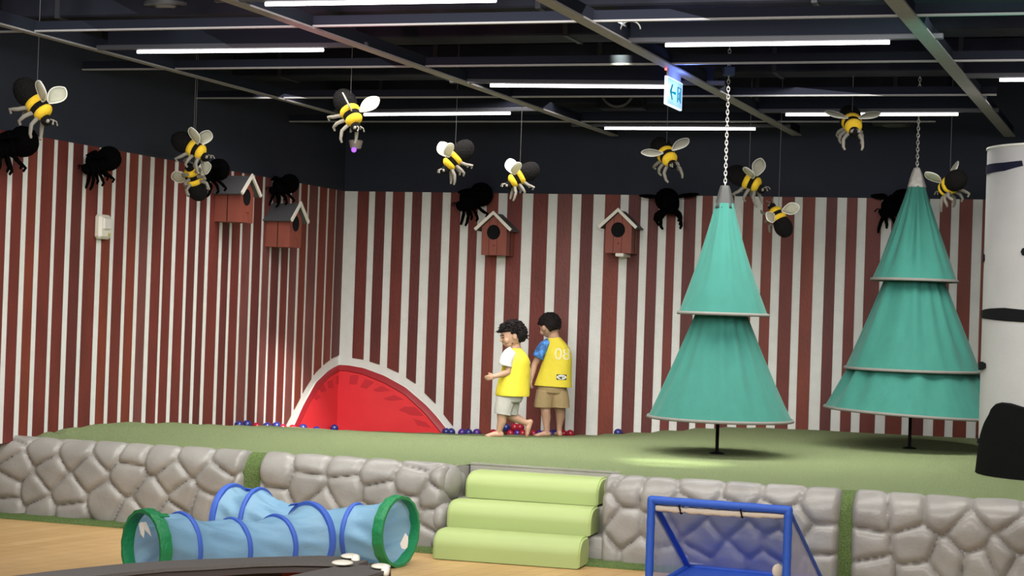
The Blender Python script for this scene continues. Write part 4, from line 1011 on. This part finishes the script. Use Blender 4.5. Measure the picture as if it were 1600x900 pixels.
# ------------------------------------------------------------------ balls
BR = .036
BB = mat('ball_blue', (.02, .025, .17), .22, spec=.6); BRD = mat('ball_red', (.36, .012, .03), .22, spec=.6); BV = mat('ball_violet', (.07, .02, .22), .22, spec=.6)
def make_ball(m):
    mb = MB(); mb.ell((0, 0, 0), (BR,)*3, m, None, 24, 16)
    mb.tube([(BR*1.0*math.cos(a), BR*1.0*math.sin(a), 0) for a in [2*math.pi*k/32 for k in range(32)]], .0008, m, 4, True)
    return mb.build('plastic_ball', smooth='all')
bprot = {}
balls = [(371, 665, 'b', 0), (384, 661.5, 'b', 0), (399, 664, 'r', 0), (415, 665, 'b', 0), (430, 667.5, 'b', 0), (440, 667, 'r', 0), (455.5, 668.5, 'r', 0), (471.5, 671, 'b', 0), (492.5, 671, 'b', 0), (520.5, 671.5, 'b', 0),
         (697, 675, 'b', 0), (705, 677, 'b', 0), (722, 678, 'v', 0), (732, 679, 'b', 0), (745, 680, 'v', 0), (771, 676, 'r', 0),
         (791, 668, 'b', 1), (798, 675, 'r', 0), (804.5, 667, 'r', 1), (813, 665.5, 'r', 1), (809, 675, 'v', 0), (817, 676, 'r', 0), (835, 669, 'r', 0), (843, 674, 'v', 0), (852, 677, 'b', 0), (862, 678, 'v', 0), (868, 679, 'b', 0), (880, 679, 'r', 0), (891, 679, 'r', 0), (966, 674.5, 'b', 0)]
cn = {'b': 'dark blue', 'r': 'red', 'v': 'violet'}
desc = {371: 'leftmost ball of the row along the left wall', 384: 'second from the left, the biggest showing by the left wall', 399: 'first red one from the left', 415: 'between two red ones at the left wall', 430: 'just left of the red pair near the hill', 440: 'left one of the red pair at the hill foot', 455: 'at the left foot of the red hill', 471: 'leftmost in front of the red hill', 492: 'middle one in front of the red hill', 520: 'rightmost in front of the red hill, with a bright glint',
        697: 'at the right foot of the red hill', 705: 'touching the one at the right foot of the red hill', 722: 'first one right of the red hill foot', 732: 'midway between the red hill and the walking child', 745: 'a little left of the walking child', 771: 'behind the front foot of the walking child', 791: 'topmost blue one of the pile between the children', 798: 'lowest front one of the pile', 804: 'upper left red one of the pile', 813: 'upper right red one of the pile', 809: 'at the bottom of the pile',
        817: 'at the right bottom of the pile', 835: 'right beside the raised foot of the walking child', 843: 'just left of the left leg of the standing child', 852: 'behind the left foot of the standing child', 862: 'left one between the legs of the standing child', 868: 'right one between the legs of the standing child', 880: 'behind the right foot of the standing child', 891: 'right of the feet of the standing child', 966: 'lone one near the left tree'}
used = set()
for px, py, c_, lift in balls:
    wl = wallL if px < 531 else wallB; n_ = nL if px < 531 else nB
    off = BR+.008+(.05 if lift or px in (798, 809, 817) else 0)
    p = wl(px, py, off)
    if (p-K).dot(nB) < BR+.01: p += nB*(BR+.01-(p-K).dot(nB))
    if (p-K).dot(nL) < BR+.02: p += nL*(BR+.02-(p-K).dot(nL))
    gz = terr(p.x, p.y)+BR; p.z = gz+(BR*1.45 if lift else 0)
    if c_ not in used: o = make_ball({'b': BB, 'r': BRD, 'v': BV}[c_]); bprot[c_] = o; used.add(c_)
    else: o = bprot[c_].copy(); C.objects.link(o)
    o.location = p; tag(o, cn[c_]+' plastic ball, '+desc[int(px)], 'ball', 'plastic balls along the foot of the walls')

# ------------------------------------------------------------------ children
SKIN = mat('skin', (.46, .27, .18), .55, noise=.05, nscale=10); HAIR = mat('black_hair', (.010, .007, .007), .8, bump=.6, bscale=90, spec=.2)
VEST = mat('yellow_vest', (.66, .54, .035), .75, noise=.06, nscale=9, bump=.25, bscale=22); SHIRTW = mat('white_shirt', (.62, .60, .57), .8, bump=.2, bscale=25); SHIRTB = mat('blue_patterned_shirt', (.06, .20, .52), .8, noise=.75, nscale=28)
KHAKI = mat('khaki_shorts', (.30, .215, .10), .8, bump=.35, bscale=22); GREYS = mat('grey_shorts', (.42, .40, .37), .8, bump=.3, bscale=20); PRINT = mat('white_print', (.72, .68, .42), .8); LOGOB = mat('logo_black', (.012, .012, .02), .7); LOGOW = mat('logo_white', (.75, .74, .66), .7)
def head_mb(c_, look, up, s):
    """head pieces, c_ = centre, look = facing direction, s = head half height"""
    y = Vector(look).normalized(); z = Vector(up); z = (z-y*z.dot(y)).normalized(); x = y.cross(z); R_ = Matrix((x, y, z)).transposed()
    return R_
def hand(mb, wrist, dirn, palm, thumb_dir, L=.085):
    d = Vector(dirn).normalized(); s_ = Vector(thumb_dir); s_ = (s_-d*s_.dot(d)).normalized(); n_ = Vector(palm); n_ = (n_-d*n_.dot(d)-s_*n_.dot(s_)).normalized()
    w = Vector(wrist); pc = w+d*L*.28
    R_ = Matrix((s_, n_, d)).transposed(); mb.ell(pc, (.021, .010, L*.30), SKIN, R_, 14, 10)
    for k, (o_, ln) in enumerate(((-.015, .70), (-.005, .86), (.005, .90), (.015, .80))):
        b = w+d*L*.45+s_*o_; t1 = b+d*L*.22*ln+n_*.003; t2 = t1+d*L*.18*ln+n_*.009; t3 = t2+d*L*.12*ln+n_*.012
        mb.limb([b, t1, t2, t3], [.0062, .0060, .0056, .0050], SKIN, 8)
    b = w+d*L*.16+s_*.014; mb.limb([b, b+s_*.013+d*L*.16, b+s_*.018+d*L*.32+n_*.006], [.0075, .0068, .0058], SKIN, 8)
def foot(mb, ankle, toe_dir, L=.13, pitch=0, sole_z=None):
    d = Vector(toe_dir).normalized(); a = Vector(ankle); dn = -Z if not pitch else (Matrix.Rotation(pitch, 3, d.cross(Z).normalized()) @ -Z); f = Matrix.Rotation(pitch, 3, d.cross(Z).normalized()) @ d if pitch else d
    s_ = f.cross(dn).normalized(); heel = a-f*.018+dn*.022
    mb.limb([a, heel], [.021, .021], SKIN, 12)
    mb.limb([heel, a+f*.03+dn*.022, a+f*.065+dn*.030, a+f*.088+dn*.034], [.020, .022, .017, .013], SKIN, 12)
    for k, (o_, r_) in enumerate(((-.019, .0085), (-.009, .0075), (.0, .007), (.009, .0065), (.017, .006))):
        mb.limb([a+f*.068+s_*o_*.8+dn*.033, a+f*(.100-.006*k)+s_*o_+dn*.037], [r_, r_*.9], SKIN, 8)
def sweep(pts, radii, m, n=28, fold=0, seed=0, flat=None):
    """elliptical loft along points; radii = (rx, ry) with x across (given side dir)"""
    mb = MB(); rnd = random.Random(seed); ph = [rnd.uniform(0, 6.28) for _ in range(3)]; rings = []
    for i, ((c_, sdir, fdir), (rx, ry)) in enumerate(zip(pts, radii)):
        c_ = Vector(c_); sdir = Vector(sdir).normalized(); fdir = Vector(fdir).normalized(); ring = []
        for j in range(n):
            a = 2*math.pi*j/n; e = 2.3; ca_, sa_ = math.cos(a), math.sin(a)
            k = (abs(ca_)**e+abs(sa_)**e)**(-1/e); w = 1+fold*(math.sin(7*a+ph[0]+i*.5)+.6*math.sin(11*a+ph[1]-i*.8))
            ring.append(c_+sdir*(rx*k*ca_*w)+fdir*(ry*k*sa_*w))
        rings.append(ring)
    return rings
def subdiv_rings(r, n=3):
    out = []
    for a in range(len(r)-1):
        p0 = r[max(a-1, 0)]; p1 = r[a]; p2 = r[a+1]; p3 = r[min(a+2, len(r)-1)]
        for k in range(n):
            t = k/n; out.append([.5*((2*b)+(c_-a_)*t+(2*a_-5*b+4*c_-d_)*t*t+(-a_+3*b-3*c_+d_)*t**3) for a_, b, c_, d_ in zip(p0, p1, p2, p3)])
    return out+[r[-1]]
def garment(rings, m, name, root, thick=.005):
    r = subdiv_rings(rings); mb = MB(); mb.loft(r, m, cap=False); o = part(mb, name, root, 'all')
    sm = o.modifiers.new('thick', 'SOLIDIFY'); sm.thickness = thick; sm.offset = -1; return o
def finish_body(mb, root, vox=.0042):
    o = part(mb, 'body', root, False); m = o.modifiers.new('join', 'REMESH'); m.mode = 'VOXEL'; m.voxel_size = vox; m.use_smooth_shade = True
    s_ = o.modifiers.new('soft', 'SMOOTH'); s_.factor = .5; s_.iterations = 3; return o
def make_head(mb, root, c_, look, up, hs, hair_seed, spiky, neck_to):
    R_ = head_mb(c_, look, up, hs); L2W = lambda x, y, z: Vector(c_)+R_ @ Vector((x, y, z))*hs
    mb.ell(c_, (hs*.80, hs*.93, hs*.95), SKIN, R_, 28, 18); mb.ell(L2W(0, .28, -.52), (hs*.52, hs*.56, hs*.48), SKIN, R_, 20, 14)
    mb.ell(L2W(0, .94, -.22), (hs*.10, hs*.15, hs*.14), SKIN, R_, 12, 8)
    for sx_ in (-1, 1): mb.ell(L2W(sx_*.44, .62, -.34), (hs*.26, hs*.22, hs*.26), SKIN, R_, 12, 8)
    for sx_ in (-1, 1):
        mb.ell(L2W(sx_*.86, -.02, -.14), (hs*.10, hs*.20, hs*.26), SKIN, R_, 14, 10)
    mb.limb([L2W(0, -.12, -.6), Vector(neck_to)], [hs*.44, hs*.50], SKIN, 16)
    for sx_ in (-1, 1):
        e = MB(); e.ell(L2W(sx_*.33, .835, -.05), (hs*.13, hs*.07, hs*.065), mat('eye_dark', (.02, .015, .012), .2), R_, 12, 8); part(e, 'eye', root, 'all')
        e = MB(); e.tube([L2W(sx_*.18, .90, .12), L2W(sx_*.34, .88, .17), L2W(sx_*.5, .78, .12)], hs*.035, HAIR, 6); part(e, 'eyebrow', root, 'all')
    e = MB(); e.tube([L2W(-.2, .80, -.60), L2W(0, .87, -.585), L2W(.2, .80, -.60)], [hs*.035, hs*.055, hs*.035], mat('lips', (.42, .16, .13), .5), 8); part(e, 'mouth', root, 'all')
    rnd = random.Random(hair_seed); h = MB()
    def fn(p_, d_):
        k = 1.0+.07*mnoise.noise(d_*5+Vector((hair_seed, 0, 0)))+.04*mnoise.noise(d_*13)
        # hairline: pull in where the face and the nape are
        if d_.y > .35 and d_.z < .22: k *= .74
        elif d_.z < -.78: k *= .76
        elif abs(d_.x) > .6 and d_.z < -.05 and d_.y > -.2: k *= .80
        return p_*k
    hk = 1.06 if spiky else 1.0; h.ell(L2W(0, -.12, .14), (hs*.98*hk, hs*1.05*hk, hs*1.02*hk), HAIR, R_, 56, 36, fn)
    cnt = 620 if spiky else 420
    for k in range(cnt):
        th = rnd.uniform(0, 2*math.pi); z_ = rnd.uniform(-.5, 1); rr_ = math.sqrt(max(0, 1-z_*z_)); d_ = Vector((rr_*math.cos(th), rr_*math.sin(th), z_))
        if (d_.y > .3 and z_ < .28) or (abs(d_.x) > .62 and z_ < .12): continue
        b = L2W(d_.x*.90, -.12+d_.y*.97, .14+d_.z*.95); dw = R_ @ d_; fl = R_ @ Vector((rnd.uniform(-.5, .5), rnd.uniform(-.2, .7), -.35)); ln = hs*(rnd.uniform(.25, .50) if spiky else rnd.uniform(.12, .22))
        h.tube([b, b+dw*ln*.6+fl*ln*.25, b+dw*ln*.75+fl*ln*.8], [hs*.075, hs*.05, hs*.008], HAIR, 5)
    part(h, 'hair', root, 'all')

# --- standing child, seen from behind
g = ground(860, 681.5); D2 = g.y
kid2 = thing('person', 'child seen from behind in yellow 08 vest, blue patterned sleeves and khaki shorts, standing barefoot', 'person', g)
Q = lambda px, py, dy=0: on_y(px, py, D2+dy)
mb = MB()
pel = Q(862, 608); che = Q(868, 556); nk = Q(866, 529)
mb.limb([Q(861, 612), Q(863, 596), Q(866, 575), Q(868, 552), Q(867, 540)], [.078, .074, .074, .078, .052], SKIN, 18)
mb.limb([Q(853, 542), Q(866, 538), Q(881, 544, -.01)], [.040, .045, .040], SKIN, 14)
gz = lambda p: terr(p.x, p.y)
# left leg (screen left), foot pointing left
hipL, kneL, ankL = Q(852, 612), Q(852.5, 643, -.03), Q(854, 671, -.02); hipR, kneR, ankR = Q(873, 612, .01), Q(875, 643, .02), Q(874, 668, .06)
mb.limb([hipL, (hipL+kneL)/2, kneL, (kneL*.65+ankL*.35)+Vector((.004, .010, 0)), ankL], [.066, .054, .040, .038, .022], SKIN, 14)
mb.limb([hipR, (hipR+kneR)/2, kneR, (kneR*.65+ankR*.35)+Vector((.004, .004, 0)), ankR], [.066, .054, .040, .038, .022], SKIN, 14)
ankL.z = gz(ankL)+.040; ankR.z = gz(ankR)+.040
mb.limb([kneL*.3+Q(854, 671, -.02)*.7, ankL], [.026, .022], SKIN, 12); mb.limb([kneR*.3+Q(874, 668, .06)*.7, ankR], [.026, .022], SKIN, 12)
foot(mb, ankL, (-.95, -.25, 0)); foot(mb, ankR, (-.35, .9, 0))
# arms
shL, elL, wrL = Q(850, 543, -.01), Q(835, 570, .01), Q(830, 592, -.03)
mb.limb([shL, (shL+elL)/2, elL, (elL+wrL)/2, wrL], [.036, .031, .026, .024, .017], SKIN, 14); hand(mb, wrL, (-.15, -.15, -1), (.6, .7, 0), (-.5, .7, 0))
shR, elR, wrR = Q(880, 548, .05), Q(886, 573, .09), Q(880, 588, .17)
mb.limb([shR, (shR+elR)/2, elR, (elR+wrR)/2, wrR], [.036, .031, .026, .024, .017], SKIN, 14); hand(mb, wrR, (-.5, .8, -.2), (-.3, -.3, -.9), (-.3, .2, .9))
make_head(mb, kid2, Q(858.5, 509, .01), (-.62, .62, -.36), (-.20, .05, .95), .094, 11, False, nk)
finish_body(mb, kid2)
X = Vector((1, 0, 0)); Yv = Vector((0, 1, 0)); sdv = Vector((.97, -.1, -.03)); fdv = Vector((.1, .97, 0))
vr = sweep([(Q(867, 526.5, .01), sdv, fdv), (Q(867.5, 529.5, 0), sdv, fdv), (Q(869.5, 536, 0), sdv, fdv), (Q(872, 546, 0), sdv, fdv), (Q(871.5, 560, 0), sdv, fdv), (Q(868, 580, 0), sdv, fdv), (Q(864.5, 600, 0), sdv, fdv), (Q(864, 603.5, 0), sdv, fdv)],
           [(.045, .047), (.058, .053), (.080, .064), (.104, .076), (.117, .088), (.133, .094), (.152, .104), (.156, .105)], VEST, 36, .008, 2)
vest = garment(vr, VEST, 'vest', kid2, .006); vest['label'] = 'bright yellow numbered vest'
sl = sweep([(Q(858, 533), (.6, 0, -.8), Yv), (Q(850, 541, -.01), (.75, 0, -.65), Yv), (Q(843.5, 552, -.01), (.87, 0, -.49), Yv), (Q(841, 559, -.01), (.9, 0, -.44), Yv)], [(.030, .045), (.044, .058), (.049, .058), (.051, .058)], SHIRTB, 24, .01, 5)
o = garment(sl, SHIRTB, 'sleeve', kid2); o['label'] = 'blue patterned short sleeve'
sl = sweep([(Q(879, 541, .04), (.8, 0, .6), Yv), (Q(882, 552, .06), (.93, 0, .33), Yv), (Q(884, 563, .08), (.97, 0, .25), Yv)], [(.042, .046), (.045, .046), (.043, .045)], SHIRTB, 24, .01, 5)
o = garment(sl, SHIRTB, 'sleeve', kid2); o['label'] = 'blue patterned short sleeve'
wr_ = sweep([(Q(863, 596), sdv, fdv), (Q(862.5, 606), sdv, fdv), (Q(862, 614), sdv, fdv)], [(.112, .088), (.122, .092), (.118, .090)], KHAKI, 30, .01, 2); garment(wr_, KHAKI, 'shorts', kid2, .006)
for a, b, c_ in ((852, 850.5, 849), (873.5, 875, 875.5)):
    wr_ = sweep([(Q(a, 609), X, Yv), (Q(b, 622, -.01), X, Yv), (Q(c_, 634 if a < 860 else 635, -.015), X, Yv), (Q(c_, 636.5, -.015), X, Yv)], [(.070, .080), (.076, .078), (.078, .076), (.077, .075)], KHAKI, 26, .02, a); garment(wr_, KHAKI, 'shorts_leg', kid2, .006)
# number and badge wrapped on the back of the vest
dg = bpy.context.evaluated_depsgraph_get(); 
vm = MB(); vm.loft(subdiv_rings(vr), VEST, cap=False); bvh = BVHTree.FromPolygons([tuple(v) for v in vm.v], vm.f)
def text_verts(body, size):
    cu = bpy.data.curves.new('t', 'FONT'); cu.body = body; cu.size = size; cu.align_x = 'CENTER'; cu.align_y = 'CENTER'; ob = bpy.data.objects.new('t', cu); C.objects.link(ob)
    bpy.context.view_layer.update(); dgx = bpy.context.evaluated_depsgraph_get(); me = ob.evaluated_get(dgx).to_mesh(); vs = [v.co.copy() for v in me.vertices]; fs = [list(p_.vertices) for p_ in me.polygons]
    bpy.data.objects.remove(ob); return vs, fs
def wrap(vs, fs, px, py, m, name, out, sxs=1, szs=1, label=None, outline=None):
    c_ = Q(px, py, -.4); mb = MB(); nv_ = []
    for v in vs:
        p_ = c_+Vector((v.x*sxs, 0, v.y*szs)); h_ = bvh.ray_cast(p_, Vector((0, 1, 0)))
        nv_.append((h_[0] if h_[0] is not None else p_+Vector((0, .4, 0)))+Vector((0, -out, 0)))
    mb.add(nv_, fs, m); o_ = mb.build(name, None, False, loc=kid2.location); o_.location = (0, 0, 0); o_.parent = vest
    if label: o_['label'] = label
vs, fs = text_verts('08', .135); wrap(vs, fs, 880.5, 555.5, PRINT, 'number_print', .004, 1.0, 1.0, 'pale number 08')
def oval(rx, ry, n=28): return [Vector((rx*math.cos(2*math.pi*k/n), ry*math.sin(2*math.pi*k/n), 0)) for k in range(n)], [list(range(n))]
def rectg(rx, ry): return [Vector((x, y, 0)) for x, y in ((-rx, -ry), (0, -ry), (rx, -ry), (rx, ry), (0, ry), (-rx, ry))], [[0, 1, 4, 5], [1, 2, 3, 4]]
wrap(*rectg(.042, .0215), 879, 591.5, LOGOB, 'badge', .004, label='black badge with white oval')
wrap(*oval(.040, .019), 879, 591.5, LOGOW, 'badge_oval', .0052)
vs, fs = text_verts('IKEA', .027); wrap(vs, fs, 879, 591.5, LOGOB, 'badge_lettering', .0064, 1.05, .9)

# --- walking child
g1 = ground(782, 682.5); D1 = g1.y
kid1 = thing('person', 'child walking left in a yellow vest over a white shirt and grey shorts, barefoot', 'person', g1)
Q = lambda px, py, dy=0: on_y(px, py, D1+dy)
mb = MB()
mb.limb([Q(795, 622), Q(798, 606), Q(804, 582), Q(807, 560), Q(806, 550)], [.068, .066, .068, .070, .050], SKIN, 18)
hF, kF, aF = Q(791, 624, -.03), Q(784, 650, -.04), Q(779.5, 672, -.03); aF.z = gz(aF)+.040
mb.limb([hF, (hF+kF)/2, kF, kF*.65+aF*.35+Vector((.008, 0, 0)), aF], [.060, .050, .037, .035, .021], SKIN, 14); foot(mb, aF, (-1, -.12, 0))
hR, kR, aR = Q(797, 624, .04), Q(795, 648, .05), Q(823, 661, .06)
mb.limb([hR, (hR+kR)/2, kR, kR*.65+aR*.35, aR], [.060, .050, .038, .036, .021], SKIN, 14); foot(mb, aR, (-.55, -.05, 0), pitch=-1.25)
sh, el, wr = Q(797, 560, -.07), Q(793.5, 582, -.10), Q(773, 588, -.12)
mb.limb([sh, (sh+el)/2, el, (el+wr)/2, wr], [.036, .031, .026, .023, .016], SKIN, 14); hand(mb, wr, (-.9, 0, -.25), (.1, .9, -.3), (-.2, -.1, .9), .08)
sh, el, wr = Q(812, 560, .08), Q(826, 580, .10), Q(826, 600, .06)
mb.limb([sh, (sh+el)/2, el, (el+wr)/2, wr], [.034, .030, .025, .023, .016], SKIN, 14); hand(mb, wr, (-.1, -.1, -1), (-.9, 0, 0), (0, -.9, 0), .08)
make_head(mb, kid1, Q(800, 524), (-.93, -.22, -.20), (-.12, .05, .97), .092, 23, True, Q(805, 546))
finish_body(mb, kid1)
sdv = Vector((.97, .25, 0)); fdv = Vector((-.2, .97, 0))
vr = sweep([(Q(806, 544), sdv, fdv), (Q(806, 547), sdv, fdv), (Q(806.5, 553), sdv, fdv), (Q(807, 562), sdv, fdv), (Q(806, 576), sdv, fdv), (Q(803, 595), sdv, fdv), (Q(801, 614), sdv, fdv), (Q(801, 618.5), sdv, fdv)],
           [(.040, .046), (.055, .062), (.075, .085), (.095, .105), (.105, .108), (.118, .112), (.128, .115), (.126, .114)], VEST, 36, .012, 9)
o = garment(vr, VEST, 'vest', kid1, .006); o['label'] = 'bright yellow vest'
sl = sweep([(Q(802, 547, -.05), (.7, 0, -.7), Yv), (Q(796, 553, -.08), (.85, 0, -.5), Yv), (Q(791, 564, -.09), (.96, 0, -.25), Yv), (Q(790, 571.5, -.09), (.98, 0, -.2), Yv)], [(.034, .042), (.046, .050), (.050, .052), (.052, .052)], SHIRTW, 24, .01, 5)
o = garment(sl, SHIRTW, 'sleeve', kid1); o['label'] = 'white short sleeve'
sl = sweep([(Q(811, 551, .06), X, Yv), (Q(817, 560, .09), X, Yv), (Q(820, 568, .10), X, Yv)], [(.040, .045), (.046, .048), (.045, .047)], SHIRTW, 24, .01, 5); o = garment(sl, SHIRTW, 'sleeve', kid1); o['label'] = 'white short sleeve'
wr_ = sweep([(Q(799, 606), sdv, fdv), (Q(797, 618), sdv, fdv), (Q(795, 628), sdv, fdv)], [(.095, .088), (.102, .094), (.092, .088)], GREYS, 30, .01, 2); garment(wr_, GREYS, 'shorts', kid1, .006)
for (a, b, c_, dy) in ((792, 788, 785.5, -.035), (798, 797, 796, .045)):
    wr_ = sweep([(Q(a, 619, dy), X, Yv), (Q(b, 632, dy), X, Yv), (Q(c_, 645, dy), (1, 0, -.1), Yv), (Q(c_, 647, dy), (1, 0, -.1), Yv)], [(.072, .066), (.070, .064), (.064, .060), (.063, .059)], GREYS, 26, .02, a); garment(wr_, GREYS, 'shorts_leg', kid1, .006)
